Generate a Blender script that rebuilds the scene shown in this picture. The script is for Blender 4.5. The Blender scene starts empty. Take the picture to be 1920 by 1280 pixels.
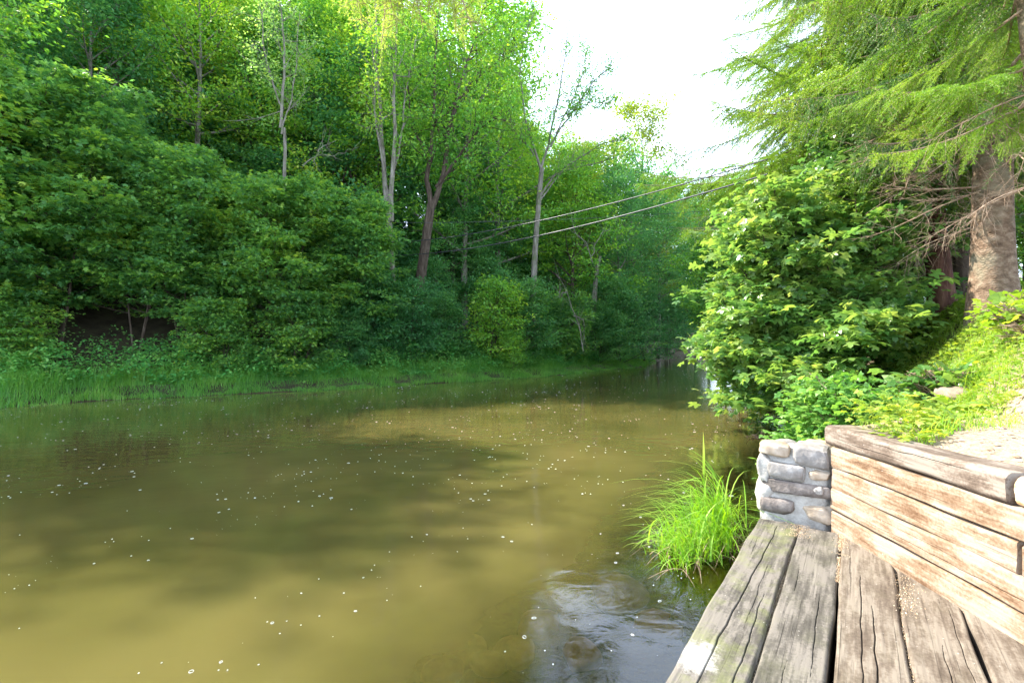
import bpy, math
import numpy as np
from mathutils import Matrix, Vector
C = bpy.context.scene
COL = C.collection
R = math.radians
RNG = np.random.default_rng(11)

# ------------------------------------------------------------ camera
H = 1.75
cd = bpy.data.cameras.new('camera'); cam = bpy.data.objects.new('camera', cd); COL.objects.link(cam)
cam.location = (0, 0, H); cam.rotation_euler = (R(90.3), 0, 0)
cd.lens = 18; cd.sensor_width = 36; cd.clip_start = .05; cd.clip_end = 2000
C.camera = cam
# ------------------------------------------------------------ sky and sun
SUN_EL, SUN_X, SUN_Y = 43, -.88, .475
az = math.atan2(SUN_X, SUN_Y)
w = bpy.data.worlds.new("World"); C.world = w; w.use_nodes = True
nt = w.node_tree; bg = nt.nodes['Background']
sk = nt.nodes.new('ShaderNodeTexSky'); sk.sky_type = 'NISHITA'; sk.sun_disc = False
sk.sun_elevation = R(SUN_EL); sk.sun_rotation = az; sk.air_density = 1.0; sk.dust_density = 2.5; sk.ozone_density = 1.0
tc = nt.nodes.new('ShaderNodeTexCoord'); mp = nt.nodes.new('ShaderNodeMapping'); mp.inputs['Scale'].default_value = (1.2, 1.2, 3.2)
nz = nt.nodes.new('ShaderNodeTexNoise'); nz.inputs['Scale'].default_value = 2.2; nz.inputs['Detail'].default_value = 6; nz.inputs['Roughness'].default_value = .55
cr = nt.nodes.new('ShaderNodeValToRGB'); cr.color_ramp.elements[0].position = .36; cr.color_ramp.elements[0].color = (.5, .5, .5, 1)
cr.color_ramp.elements[1].position = .62; cr.color_ramp.elements[1].color = (.8, .8, .8, 1)
mx = nt.nodes.new('ShaderNodeMix'); mx.data_type = 'RGBA'; mx.inputs[7].default_value = (7.4, 8.6, 10.4, 1)
nt.links.new(tc.outputs['Generated'], mp.inputs[0]); nt.links.new(mp.outputs[0], nz.inputs[0]); nt.links.new(nz.outputs[0], cr.inputs[0])
nt.links.new(cr.outputs[0], mx.inputs[0]); hz_ = nt.nodes.new('ShaderNodeSeparateXYZ'); nt.links.new(tc.outputs['Generated'], hz_.inputs[0])
hm = nt.nodes.new('ShaderNodeMapRange'); hm.inputs[1].default_value = .42; hm.inputs[2].default_value = .8; hm.inputs[3].default_value = 2.3; hm.inputs[4].default_value = .35; nt.links.new(hz_.outputs[2], hm.inputs[0])
hv = nt.nodes.new('ShaderNodeVectorMath'); hv.operation = 'SCALE'; hv.inputs[0].default_value = (4.2, 5.1, 6.5); nt.links.new(hm.outputs[0], hv.inputs['Scale']); nt.links.new(hv.outputs[0], mx.inputs[7])
nt.links.new(sk.outputs[0], mx.inputs[6]); nt.links.new(mx.outputs[2], bg.inputs[0])
bg.inputs[1].default_value = .15
sl = bpy.data.lights.new('sun', 'SUN'); so = bpy.data.objects.new('sun', sl); COL.objects.link(so)
sl.energy = 5; sl.angle = R(.55); sl.color = (1, .93, .82)
so.rotation_euler = Vector((SUN_X * math.cos(R(SUN_EL)), SUN_Y * math.cos(R(SUN_EL)), math.sin(R(SUN_EL)))).to_track_quat('Z', 'Y').to_euler()
so.location = (-20, 10, 40)
C.view_settings.view_transform = 'Standard'; C.view_settings.look = 'None'; C.view_settings.gamma = 1
C.view_settings.exposure = 1.75
C.cycles.max_bounces = 7; C.cycles.diffuse_bounces = 3; C.cycles.glossy_bounces = 3; C.cycles.transmission_bounces = 5
C.cycles.transparent_max_bounces = 6; C.cycles.use_denoising = True
C.cycles.sample_clamp_indirect = 6

# ------------------------------------------------------------ helpers
def at(px, py, Y):
    return np.array(((px - 960) / 960 * Y, Y, H - (py - 645) / 960 * Y))

def nrm(v):
    v = np.asarray(v, float); return v / np.maximum(np.linalg.norm(v, axis=-1, keepdims=True), 1e-9)

class MB:
    """collects vertex / face batches and links them as one mesh object"""
    def __init__(s): s.v = []; s.f = []; s.n = 0; s.m = []
    def add(s, v, f, mi=0):
        v = np.asarray(v, np.float32).reshape(-1, 3); f = np.asarray(f, np.int64)
        s.v.append(v); s.f.append(f + s.n); s.n += len(v); s.m.append(mi)
    def mesh(s, name, mats, smooth=False):
        me = bpy.data.meshes.new(name)
        v = np.concatenate(s.v); me.vertices.add(len(v)); me.vertices.foreach_set('co', v.ravel())
        ls = np.concatenate([f.ravel() for f in s.f]); tot = np.concatenate([np.full(len(f), f.shape[1]) for f in s.f])
        st = np.concatenate(([0], np.cumsum(tot)[:-1]))
        me.loops.add(len(ls)); me.loops.foreach_set('vertex_index', ls.astype(np.int32))
        me.polygons.add(len(tot)); me.polygons.foreach_set('loop_start', st.astype(np.int32)); me.polygons.foreach_set('loop_total', tot.astype(np.int32))
        me.polygons.foreach_set('material_index', np.concatenate([np.full(len(f), m) for f, m in zip(s.f, s.m)]).astype(np.int32))
        me.polygons.foreach_set('use_smooth', np.full(len(tot), smooth))
        for m in (mats if isinstance(mats, (list, tuple)) else [mats]): me.materials.append(m)
        me.update(calc_edges=True); return me
    def build(s, name, mats, parent=None, smooth=False):
        return link(name, s.mesh(name, mats, smooth), parent)

def link(name, me, parent=None):
    o = bpy.data.objects.new(name, me); COL.objects.link(o)
    if parent: o.parent = parent
    return o

def tag(o, label=None, cat=None, group=None, kind=None):
    if label: o['label'] = label
    if cat: o['category'] = cat
    if group: o['group'] = group
    if kind: o['kind'] = kind
    return o

def thing(name, loc, label, cat, group=None, rz=0, sc=1):
    o = bpy.data.objects.new(name, None); COL.objects.link(o); o.empty_display_size = .2
    o.location = [float(a) for a in loc]; o.rotation_euler = (0, 0, rz); o.scale = (sc,) * 3 if np.isscalar(sc) else sc
    return tag(o, label, cat, group)

def tube(mb, pts, rad, sides=6, mi=0, cap=False):
    pts = np.asarray(pts, float); n = len(pts); rad = np.broadcast_to(np.asarray(rad, float), (n,))
    t = nrm(np.gradient(pts, axis=0)); ref = np.array((0, 0, 1.)) if abs(t[0][2]) < .8 else np.array((1., 0, 0))
    a = nrm(np.cross(t, ref)); b = np.cross(t, a)
    th = np.arange(sides) * 2 * math.pi / sides
    v = pts[:, None] + rad[:, None, None] * (a[:, None] * np.cos(th)[None, :, None] + b[:, None] * np.sin(th)[None, :, None])
    i = np.arange(n - 1)[:, None] * sides; j = np.arange(sides)[None]; k = (j + 1) % sides
    f = np.stack((i + j, i + k, i + k + sides, i + j + sides), -1).reshape(-1, 4)
    mb.add(v.reshape(-1, 3), f, mi)
    if cap:
        mb.add(v[-1], [list(range(sides))], mi); mb.add(v[0], [list(range(sides))[::-1]], mi)

def leaves(mb, tpl, pos, d, nor, size, mi=0):
    """tpl (k,3): outline of one leaf, x along the leaf, y across, z lift"""
    tpl = np.asarray(tpl, float); d = nrm(d); s = nrm(np.cross(nor, d)); n = np.cross(d, s)
    size = np.broadcast_to(size, (len(pos),))[:, None, None]
    v = pos[:, None] + size * (d[:, None] * tpl[None, :, :1] + s[:, None] * tpl[None, :, 1:2] + n[:, None] * tpl[None, :, 2:])
    k = len(tpl); f = np.arange(len(pos) * k).reshape(-1, k)
    mb.add(v.reshape(-1, 3), f, mi)

def sym(half):
    """half outline (x,y,z) from base to tip -> full outline"""
    h = [p for p in half]; o = [(x, -y, z) for x, y, z in h[::-1] if abs(y) > 1e-6]
    return np.array(h + o)
SIMPLE = sym([(0, 0, 0), (.45, .27, .07), (1, 0, -.05)])
OVAL = sym([(0, 0, 0), (.22, .24, .05), (.62, .27, .05), (1, 0, -.06)])
MAPLE7 = sym([(0, 0, 0), (.02, .42, -.02), (.33, .2, .05), (.62, .52, -.06), (.68, .2, .05), (1, 0, -.08)])
MAPLE = sym([(0, 0, 0), (-.08, .22, .0), (-.02, .5, -.06), (.18, .36, .0), (.3, .2, .05), (.42, .5, -.02), (.6, .66, -.1), (.66, .38, .02), (.62, .18, .06), (.82, .22, .02), (1.02, 0, -.08)])
HOP = sym([(0, 0, 0), (-.12, .2, 0), (.05, .4, -.02), (.3, .22, .05), (.48, .46, -.05), (.62, .2, .04), (1, 0, -.08)])

# ------------------------------------------------------------ materials
def newmat(name):
    m = bpy.data.materials.new(name); m.use_nodes = True; nt = m.node_tree
    for x in list(nt.nodes): nt.nodes.remove(x)
    return m, nt, nt.nodes.new('ShaderNodeOutputMaterial')
def N(nt, t, **kw):
    n = nt.nodes.new('ShaderNode' + t)
    for k, v in kw.items(): setattr(n, k, v)
    return n
def L(nt, a, b): nt.links.new(a, b)
def ramp(nt, stops):
    r = N(nt, 'ValToRGB'); e = r.color_ramp.elements
    while len(e) < len(stops): e.new(.5)
    for i, (p, c) in enumerate(stops):
        e[i].position = p; e[i].color = (*c, 1) if len(c) == 3 else c
    return r

def leafmat(name, stops, trans=.35, rough=.5, tcol=None, hv=.02, spec=.45, blot=.6, tmul=1.25):
    """colour varies leaf by leaf and in soft clumps through the plant"""
    m, nt, out = newmat(name)
    ge = N(nt, 'NewGeometry'); oi = N(nt, 'ObjectInfo'); tcn = N(nt, 'TexCoord')
    nz = N(nt, 'TexNoise'); nz.inputs['Scale'].default_value = blot; nz.inputs['Detail'].default_value = 2
    L(nt, tcn.outputs['Object'], nz.inputs['Vector'])
    a = N(nt, 'Math', operation='MULTIPLY'); a.inputs[1].default_value = .5; L(nt, ge.outputs['Random Per Island'], a.inputs[0])
    b = N(nt, 'Math', operation='MULTIPLY_ADD'); b.inputs[1].default_value = .9; L(nt, nz.outputs[0], b.inputs[0]); L(nt, a.outputs[0], b.inputs[2])
    c = N(nt, 'Math', operation='MULTIPLY_ADD'); c.inputs[1].default_value = .24; L(nt, oi.outputs['Random'], c.inputs[0]); L(nt, b.outputs[0], c.inputs[2])
    c2 = N(nt, 'Math', operation='SUBTRACT'); c2.inputs[1].default_value = .32; L(nt, c.outputs[0], c2.inputs[0])
    r = ramp(nt, stops); L(nt, c2.outputs[0], r.inputs[0])
    p = N(nt, 'BsdfPrincipled'); L(nt, r.outputs[0], p.inputs['Base Color']); p.inputs['Roughness'].default_value = rough
    p.inputs['Specular IOR Level'].default_value = spec
    hs = N(nt, 'HueSaturation'); hs.inputs['Hue'].default_value = .5 - hv; hs.inputs['Saturation'].default_value = 1.1; hs.inputs['Value'].default_value = tmul * 1.6
    L(nt, r.outputs[0], hs.inputs['Color'])
    t = N(nt, 'BsdfTranslucent'); L(nt, hs.outputs[0], t.inputs['Color'])
    ms = N(nt, 'MixShader'); ms.inputs[0].default_value = trans; L(nt, p.outputs[0], ms.inputs[1]); L(nt, t.outputs[0], ms.inputs[2])
    L(nt, ms.outputs[0], out.inputs[0]); return m

G = {
 'maple': leafmat('maple_leaf', [(0, (0.0383, 0.1311, 0.0462)), (0.35, (0.0766, 0.2109, 0.0513)), (0.7, (0.1724, 0.3306, 0.0513)), (1, (0.383, 0.456, 0.0616))], blot=.45, trans=.45),
 'wood': leafmat('woodland_leaf', [(0, (0.0511, 0.171, 0.0359)), (0.4, (0.1085, 0.285, 0.041)), (0.75, (0.2298, 0.3876, 0.0462)), (1, (0.4341, 0.4788, 0.0718))], trans=.42, blot=.4),
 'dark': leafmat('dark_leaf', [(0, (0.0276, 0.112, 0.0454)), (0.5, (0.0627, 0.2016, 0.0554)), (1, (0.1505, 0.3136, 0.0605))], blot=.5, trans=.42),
 'pale': leafmat('pale_leaf', [(0, (.09, .21, .06)), (.5, (.18, .33, .08)), (1, (.34, .44, .1))], trans=.42, blot=.5),
 'gold': leafmat('yellow_green_leaf', [(0, (.08, .15, .025)), (.5, (.16, .23, .03)), (1, (.26, .3, .05))], trans=.45, blot=.6),
 'syc': leafmat('sycamore_leaf', [(0, (.035, .12, .035)), (.4, (.085, .2, .045)), (.75, (.17, .27, .055)), (1, (.28, .34, .09))], trans=.42, rough=.33, spec=.7, blot=.7),
 'hop': leafmat('hop_leaf', [(0, (0.066, 0.198, 0.033)), (.5, (0.143, 0.286, 0.055)), (1, (0.286, 0.396, 0.099))], trans=.4, rough=.42, blot=1.2),
 'cover': leafmat('ground_cover_leaf', [(0, (0.0855, 0.199, 0.0285)), (.45, (0.18, 0.294, 0.038)), (.8, (0.304, 0.361, 0.057)), (1, (0.399, 0.399, 0.095))], trans=.4, rough=.5, blot=1.1),
 'needle': leafmat('spruce_needle', [(0, (.045, .13, .02)), (.4, (.105, .235, .025)), (.75, (.2, .31, .035)), (1, (.36, .42, .07))], trans=.34, rough=.45, blot=.8, tmul=1.5),
 'needle_shade': leafmat('shaded_needle', [(0, (.025, .085, .028)), (.6, (.06, .15, .03)), (1, (.15, .25, .045))], trans=.2, rough=.45, blot=.8),  # darker copy of the spruce needles, inner shade painted into the colour
 'needle_gold': leafmat('hanging_needle', [(0, (.09, .17, .02)), (.5, (.17, .26, .04)), (1, (.34, .38, .12))], trans=.5, rough=.5, blot=2, tmul=1.5),
 'grass': leafmat('bank_grass', [(0, (.04, .14, .03)), (.4, (.075, .24, .035)), (.75, (.15, .32, .045)), (1, (.3, .36, .12))], trans=.35, blot=.5),
 'tuft': leafmat('sunny_grass', [(0, (0.088, 0.242, 0.0165)), (.45, (0.176, 0.363, 0.033)), (.8, (0.33, 0.44, 0.077)), (1, (0.495, 0.462, 0.176))], trans=.4, blot=4),
 'herb': leafmat('herb_leaf', [(0, (0.0353, 0.168, 0.0473)), (0.4, (0.0706, 0.273, 0.0567)), (0.8, (0.1764, 0.3675, 0.0756)), (1, (0.3763, 0.441, 0.1229))], trans=.35, blot=.9),
}

def barkmat(name, c0, c1, c2, scale=9, stretch=.25, bump=.5, moss=None):
    m, nt, out = newmat(name); p = N(nt, 'BsdfPrincipled'); p.inputs['Roughness'].default_value = .9; p.inputs['Specular IOR Level'].default_value = .2
    t = N(nt, 'TexCoord'); mpn = N(nt, 'Mapping'); mpn.inputs['Scale'].default_value = (1, 1, stretch); L(nt, t.outputs['Object'], mpn.inputs[0])
    n1 = N(nt, 'TexNoise'); n1.inputs['Scale'].default_value = scale; n1.inputs['Detail'].default_value = 8; n1.inputs['Roughness'].default_value = .65; L(nt, mpn.outputs[0], n1.inputs[0])
    r = ramp(nt, [(.3, c0), (.5, c1), (.72, c2)]); L(nt, n1.outputs[0], r.inputs[0]); col = r.outputs[0]
    if moss:
        n2 = N(nt, 'TexNoise'); n2.inputs['Scale'].default_value = 2.3; n2.inputs['Detail'].default_value = 6; L(nt, t.outputs['Object'], n2.inputs[0])
        r2 = ramp(nt, [(.5, (0, 0, 0)), (.68, (.7, .7, .7))]); L(nt, n2.outputs[0], r2.inputs[0])
        mx = N(nt, 'Mix', data_type='RGBA'); L(nt, r2.outputs[0], mx.inputs[0]); L(nt, col, mx.inputs[6]); mx.inputs[7].default_value = (*moss, 1); col = mx.outputs[2]
    L(nt, col, p.inputs['Base Color'])
    v = N(nt, 'TexVoronoi', feature='DISTANCE_TO_EDGE'); v.inputs['Scale'].default_value = scale * 2; L(nt, mpn.outputs[0], v.inputs['Vector'])
    ad = N(nt, 'Math', operation='MULTIPLY_ADD'); ad.inputs[1].default_value = .8; L(nt, v.outputs[0], ad.inputs[0]); L(nt, n1.outputs[0], ad.inputs[2])
    b = N(nt, 'Bump'); b.inputs['Strength'].default_value = bump; b.inputs['Distance'].default_value = .05; L(nt, ad.outputs[0], b.inputs['Height']); L(nt, b.outputs[0], p.inputs['Normal'])
    L(nt, p.outputs[0], out.inputs[0]); return m
B = {
 'grey': barkmat('grey_bark', (.07, .06, .045), (.16, .14, .11), (.26, .24, .2), 8, .2, .4, (.07, .1, .03)),
 'brown': barkmat('brown_bark', (.025, .018, .013), (.065, .046, .032), (.13, .1, .075), 8, .22, .6),
 'spruce': barkmat('spruce_bark', (.06, .036, .022), (.16, .105, .068), (.3, .225, .16), 7, 1.6, .5, (.2, .19, .13)),
 'pale': barkmat('pale_bark', (.16, .15, .12), (.3, .28, .23), (.42, .4, .35), 9, .3, .3, (.12, .16, .06)),
 'twig': barkmat('dry_twig', (.14, .09, .06), (.27, .19, .13), (.4, .32, .24), 20, .5, .2),
 'red': barkmat('red_bark', (.03, .014, .01), (.08, .035, .022), (.15, .08, .05), 8, .3, .6),
}

def woodmat(name, cols, mossy=0, mark=False, fresh=.0, seed=0.):
    """old timber: x runs along the grain"""
    m, nt, out = newmat(name); p = N(nt, 'BsdfPrincipled'); p.inputs['Roughness'].default_value = .82; p.inputs['Specular IOR Level'].default_value = .25
    t = N(nt, 'TexCoord'); mp1 = N(nt, 'Mapping'); mp1.inputs['Scale'].default_value = (1.4, 15, 15); mp1.inputs['Location'].default_value = (seed, seed * 3, seed); L(nt, t.outputs['Object'], mp1.inputs[0])
    g = N(nt, 'TexNoise'); g.inputs['Scale'].default_value = 2.0; g.inputs['Detail'].default_value = 9; g.inputs['Roughness'].default_value = .7; g.inputs['Distortion'].default_value = .3; L(nt, mp1.outputs[0], g.inputs[0])
    mp2 = N(nt, 'Mapping'); mp2.inputs['Scale'].default_value = (2.2, 5, 5); mp2.inputs['Location'].default_value = (seed * 2, seed, 0); L(nt, t.outputs['Object'], mp2.inputs[0])
    bl = N(nt, 'TexNoise'); bl.inputs['Scale'].default_value = 1.3; bl.inputs['Detail'].default_value = 7; bl.inputs['Roughness'].default_value = .62; L(nt, mp2.outputs[0], bl.inputs[0])
    fi = N(nt, 'TexNoise'); fi.inputs['Scale'].default_value = 60; fi.inputs['Detail'].default_value = 4; L(nt, t.outputs['Object'], fi.inputs[0])
    s1 = N(nt, 'Math', operation='MULTIPLY_ADD'); s1.inputs[1].default_value = .55; L(nt, g.outputs[0], s1.inputs[0])
    s2 = N(nt, 'Math', operation='MULTIPLY'); s2.inputs[1].default_value = .75; L(nt, bl.outputs[0], s2.inputs[0]); L(nt, s2.outputs[0], s1.inputs[2])
    s3 = N(nt, 'Math', operation='MULTIPLY_ADD'); s3.inputs[1].default_value = .22; L(nt, fi.outputs[0], s3.inputs[0]); L(nt, s1.outputs[0], s3.inputs[2])
    r = ramp(nt, [(.52 + .1 * i, c) for i, c in enumerate(cols)]); L(nt, s3.outputs[0], r.inputs[0]); col = r.outputs[0]
    def over(col, fac, c):
        mx = N(nt, 'Mix', data_type='RGBA'); L(nt, fac, mx.inputs[0]); L(nt, col, mx.inputs[6]); mx.inputs[7].default_value = (*c, 1); return mx.outputs[2]
    # dark weathering streaks along the grain
    mp3 = N(nt, 'Mapping'); mp3.inputs['Scale'].default_value = (.9, 55, 55); mp3.inputs['Location'].default_value = (seed, 7, 3); L(nt, t.outputs['Object'], mp3.inputs[0])
    st = N(nt, 'TexNoise'); st.inputs['Scale'].default_value = 2.2; st.inputs['Detail'].default_value = 5; L(nt, mp3.outputs[0], st.inputs[0])
    rs = ramp(nt, [(.63, (0, 0, 0)), (.72, (.6, .6, .6))]); L(nt, st.outputs[0], rs.inputs[0]); col = over(col, rs.outputs[0], tuple(x * .38 for x in cols[0]))
    if mossy:
        nm = N(nt, 'TexNoise'); nm.inputs['Scale'].default_value = 3.6; nm.inputs['Detail'].default_value = 8; nm.inputs['Roughness'].default_value = .7; L(nt, t.outputs['Object'], nm.inputs[0])
        rm = ramp(nt, [(.47, (0, 0, 0)), (.66, (mossy,) * 3)]); L(nt, nm.outputs[0], rm.inputs[0]); col = over(col, rm.outputs[0], (.16, .18, .06))
    # pale specks (bird lime, grit)
    vs = N(nt, 'TexVoronoi'); vs.inputs['Scale'].default_value = 26; L(nt, t.outputs['Object'], vs.inputs['Vector'])
    rv = ramp(nt, [(.05, (.8, .8, .8)), (.1, (0, 0, 0))]); L(nt, vs.outputs['Distance'], rv.inputs[0])
    nv = N(nt, 'TexNoise'); nv.inputs['Scale'].default_value = 3; L(nt, t.outputs['Object'], nv.inputs[0]); rn = ramp(nt, [(.5, (0, 0, 0)), (.6, (1, 1, 1))]); L(nt, nv.outputs[0], rn.inputs[0])
    mu = N(nt, 'Math', operation='MULTIPLY'); L(nt, rv.outputs[0], mu.inputs[0]); L(nt, rn.outputs[0], mu.inputs[1]); col = over(col, mu.outputs[0], (.62, .6, .55))
    if mark:  # whitens the wood round one point, rim broken up by noise
        vm = N(nt, 'VectorMath', operation='DISTANCE'); vm.inputs[1].default_value = mark
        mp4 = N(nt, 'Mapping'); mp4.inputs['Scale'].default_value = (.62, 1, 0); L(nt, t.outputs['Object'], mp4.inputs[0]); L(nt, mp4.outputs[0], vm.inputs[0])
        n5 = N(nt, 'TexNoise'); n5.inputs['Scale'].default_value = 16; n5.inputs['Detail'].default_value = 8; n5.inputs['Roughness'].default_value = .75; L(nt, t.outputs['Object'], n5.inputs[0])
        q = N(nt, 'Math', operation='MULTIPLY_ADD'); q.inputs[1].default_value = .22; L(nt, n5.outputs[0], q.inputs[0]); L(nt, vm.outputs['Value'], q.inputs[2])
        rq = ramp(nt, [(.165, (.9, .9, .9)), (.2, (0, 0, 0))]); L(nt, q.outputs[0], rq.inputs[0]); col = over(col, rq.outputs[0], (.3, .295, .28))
    L(nt, col, p.inputs['Base Color'])
    ad = N(nt, 'Math', operation='MULTIPLY_ADD'); ad.inputs[1].default_value = .35; L(nt, fi.outputs[0], ad.inputs[0]); L(nt, g.outputs[0], ad.inputs[2])
    ad2 = N(nt, 'Math', operation='SUBTRACT'); L(nt, ad.outputs[0], ad2.inputs[0]); L(nt, rs.outputs[0], ad2.inputs[1])
    b = N(nt, 'Bump'); b.inputs['Strength'].default_value = .55; b.inputs['Distance'].default_value = .006; L(nt, ad2.outputs[0], b.inputs['Height']); L(nt, b.outputs[0], p.inputs['Normal'])
    L(nt, p.outputs[0], out.inputs[0]); return m
GREY = [(0.031, 0.028, 0.023), (0.055, 0.05, 0.042), (0.083, 0.075, 0.064), (0.15, 0.135, 0.117)]
WARM = [(0.04, 0.029, 0.021), (0.076, 0.058, 0.043), (0.116, 0.092, 0.07), (0.184, 0.156, 0.124)]
PALE = [(0.06, 0.03, 0.014), (0.122, 0.068, 0.036), (0.214, 0.146, 0.093), (0.3, 0.238, 0.181)]
DARK = [(0.03, 0.022, 0.017), (0.068, 0.049, 0.036), (0.128, 0.095, 0.072), (0.221, 0.187, 0.153)]
ORANGE = [(0.225, 0.105, 0.038), (0.375, 0.21, 0.09), (0.48, 0.315, 0.165), (0.562, 0.465, 0.338)]

def rockmat(name, c0, c1, c2, scale=6, bump=.5, rough=.85):
    m, nt, out = newmat(name); p = N(nt, 'BsdfPrincipled'); p.inputs['Roughness'].default_value = rough
    t = N(nt, 'TexCoord'); n1 = N(nt, 'TexNoise'); n1.inputs['Scale'].default_value = scale; n1.inputs['Detail'].default_value = 9; n1.inputs['Roughness'].default_value = .68; L(nt, t.outputs['Object'], n1.inputs[0])
    r = ramp(nt, [(.34, c0), (.52, c1), (.68, c2)]); L(nt, n1.outputs[0], r.inputs[0]); L(nt, r.outputs[0], p.inputs['Base Color'])
    n2 = N(nt, 'TexNoise'); n2.inputs['Scale'].default_value = scale * 7; n2.inputs['Detail'].default_value = 5; L(nt, t.outputs['Object'], n2.inputs[0])
    a = N(nt, 'Math', operation='MULTIPLY_ADD'); a.inputs[1].default_value = .4; L(nt, n2.outputs[0], a.inputs[0]); L(nt, n1.outputs[0], a.inputs[2])
    b = N(nt, 'Bump'); b.inputs['Strength'].default_value = bump; b.inputs['Distance'].default_value = .02; L(nt, a.outputs[0], b.inputs['Height']); L(nt, b.outputs[0], p.inputs['Normal'])
    L(nt, p.outputs[0], out.inputs[0]); return m

# ------------------------------------------------------------ river outline and terrain
LS = np.array([(-90, -6), (-60, 2), (-34, 8.5), (-19, 12.9), (-14.4, 14.4), (-13.7, 15.3), (-12.9, 16.3), (-11, 17.3), (-8.95, 18.7), (-6.7, 20.2), (-3.8, 23), (-.5, 25.8), (3.5, 30.5), (5, 33.6), (9.3, 38.5), (11.2, 45), (18.7, 62), (30, 85), (50, 115), (90, 170)], float)
RS = np.array([(-1.6, -3), (-.35, .7), (.608, 2.086), (1.97, 4.1), (2.25, 4.5), (3.0, 5.3), (4.2, 7.2), (5.4, 9.4), (6.5, 12), (9, 20), (13, 33), (17, 45), (25, 60), (40, 82), (70, 115), (110, 170)], float)

def sdist(P, poly):
    """signed distance to a polyline, positive on its left side (looking along it), and arc position"""
    P = np.asarray(P, float); best = np.full(len(P), 1e9); sg = np.zeros(len(P))
    for a, b in zip(poly[:-1], poly[1:]):
        ab = b - a; t = np.clip(((P - a) @ ab) / (ab @ ab), 0, 1); q = P - (a + t[:, None] * ab); dd = np.hypot(q[:, 0], q[:, 1])
        cr = ab[0] * (P[:, 1] - a[1]) - ab[1] * (P[:, 0] - a[0]); m = dd < best
        best = np.where(m, dd, best); sg = np.where(m, np.sign(cr), sg)
    return best * sg

def lnoise(x, y, s, seed=0):
    """cheap smooth value noise"""
    x = x / s + seed * 17.13; y = y / s + seed * 7.77
    xi = np.floor(x); yi = np.floor(y); fx = x - xi; fy = y - yi; fx = fx * fx * (3 - 2 * fx); fy = fy * fy * (3 - 2 * fy)
    def h(a, b): v = np.sin(a * 127.1 + b * 311.7 + seed * 74.7) * 43758.5453; return v - np.floor(v)
    return (h(xi, yi) * (1 - fx) + h(xi + 1, yi) * fx) * (1 - fy) + (h(xi, yi + 1) * (1 - fx) + h(xi + 1, yi + 1) * fx) * fy - .5

def sstep(x, a, b):
    t = np.clip((x - a) / (b - a), 0, 1); return t * t * (3 - 2 * t)
ZD = .37                                   # deck level
WX = lambda y: 2.39 - .028 * (3.82 - y)    # face of the timber wall
def terrain(X, Y):
    X = np.atleast_1d(np.asarray(X, float)); Y = np.atleast_1d(np.asarray(Y, float)); P = np.stack((X, Y), -1)
    dl = sdist(P, LS); dr = -sdist(P, RS)
    z = np.full(len(X), -1.2)
    z = np.maximum(z, -1.2 + 1.25 * sstep(dl, -5, .2)); z = np.maximum(z, -1.1 + 1.12 * sstep(dr, -3.2, .25))
    hill = .02 + .34 * sstep(dl, -.1, .8) + .25 * sstep(dl, 2.0, 4.5) + .56 * np.maximum(dl - 3.6, 0)
    hill = np.where(hill > 15, 15 + (hill - 15) * .3, hill); hill += lnoise(X, Y, 3, 1) * .5 * sstep(dl, 1, 6)
    z = np.where(dl > -.1, np.maximum(z, hill), z)
    plane = 1.1 + np.maximum(X - 2.5, 0) * .07 + np.maximum(Y - 3.75, 0) * .2 + lnoise(X, Y, 1.1, 3) * .1 * sstep(Y, 3.4, 5)
    plane = np.minimum(plane, 2.45 + .03 * np.maximum(X - 8, 0)) + lnoise(X, Y, .35, 4) * .05 + lnoise(X, Y, .13, 5) * .025
    bank = .02 + 2.6 * sstep(dr, -.05, 3.6)
    zr = np.minimum(plane, bank + 20 * sstep(X - WX(Y), .02, .1) * (Y < 3.9))
    z = np.where(dr > -.05, np.maximum(z, zr), z)
    dk = (X < WX(Y) + .09) & (dr > -.3) & (((X - 1.97) * .561 + (Y - 4.10) * .828) < .12)
    z = np.where(dk, -.32, z)
    return z
def gz(x, y): return float(terrain(x, y)[0])

def axis(parts):
    return np.unique(np.round(np.concatenate([np.arange(a, b, s) for a, b, s in parts]), 4))
ax = axis([(-110, -40, 5), (-40, -16, 1.4), (-16, -4, .7), (-4, 1.9, .3), (1.9, 5.5, .06), (5.5, 10, .22), (10, 30, .8), (30, 131, 5)])
ay = axis([(-12, 1, 1), (1, 1.9, .3), (1.9, 5.2, .06), (5.2, 12, .22), (12, 40, .7), (40, 80, 2), (80, 191, 6)])
gx, gy = np.meshgrid(ax, ay); Z = terrain(gx.ravel(), gy.ravel())
nx, ny = len(ax), len(ay); i = np.arange(ny - 1)[:, None] * nx + np.arange(nx - 1)[None]
mb = MB(); mb.add(np.stack((gx.ravel(), gy.ravel(), Z), -1), np.stack((i, i + 1, i + 1 + nx, i + nx), -1).reshape(-1, 4))
m, nt, out = newmat('soil_and_litter'); p = N(nt, 'BsdfPrincipled'); p.inputs['Roughness'].default_value = .95; p.inputs['Specular IOR Level'].default_value = .15
t = N(nt, 'TexCoord'); sx = N(nt, 'SeparateXYZ'); L(nt, t.outputs['Object'], sx.inputs[0])
n1 = N(nt, 'TexNoise'); n1.inputs['Scale'].default_value = 1.6; n1.inputs['Detail'].default_value = 8; n1.inputs['Roughness'].default_value = .7; L(nt, t.outputs['Object'], n1.inputs[0])
n2 = N(nt, 'TexNoise'); n2.inputs['Scale'].default_value = 28; n2.inputs['Detail'].default_value = 7; n2.inputs['Roughness'].default_value = .7; L(nt, t.outputs['Object'], n2.inputs[0])
r1 = ramp(nt, [(.3, (.025, .02, .012)), (.55, (.06, .05, .028)), (.75, (.07, .09, .03))]); L(nt, n1.outputs[0], r1.inputs[0])
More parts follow.
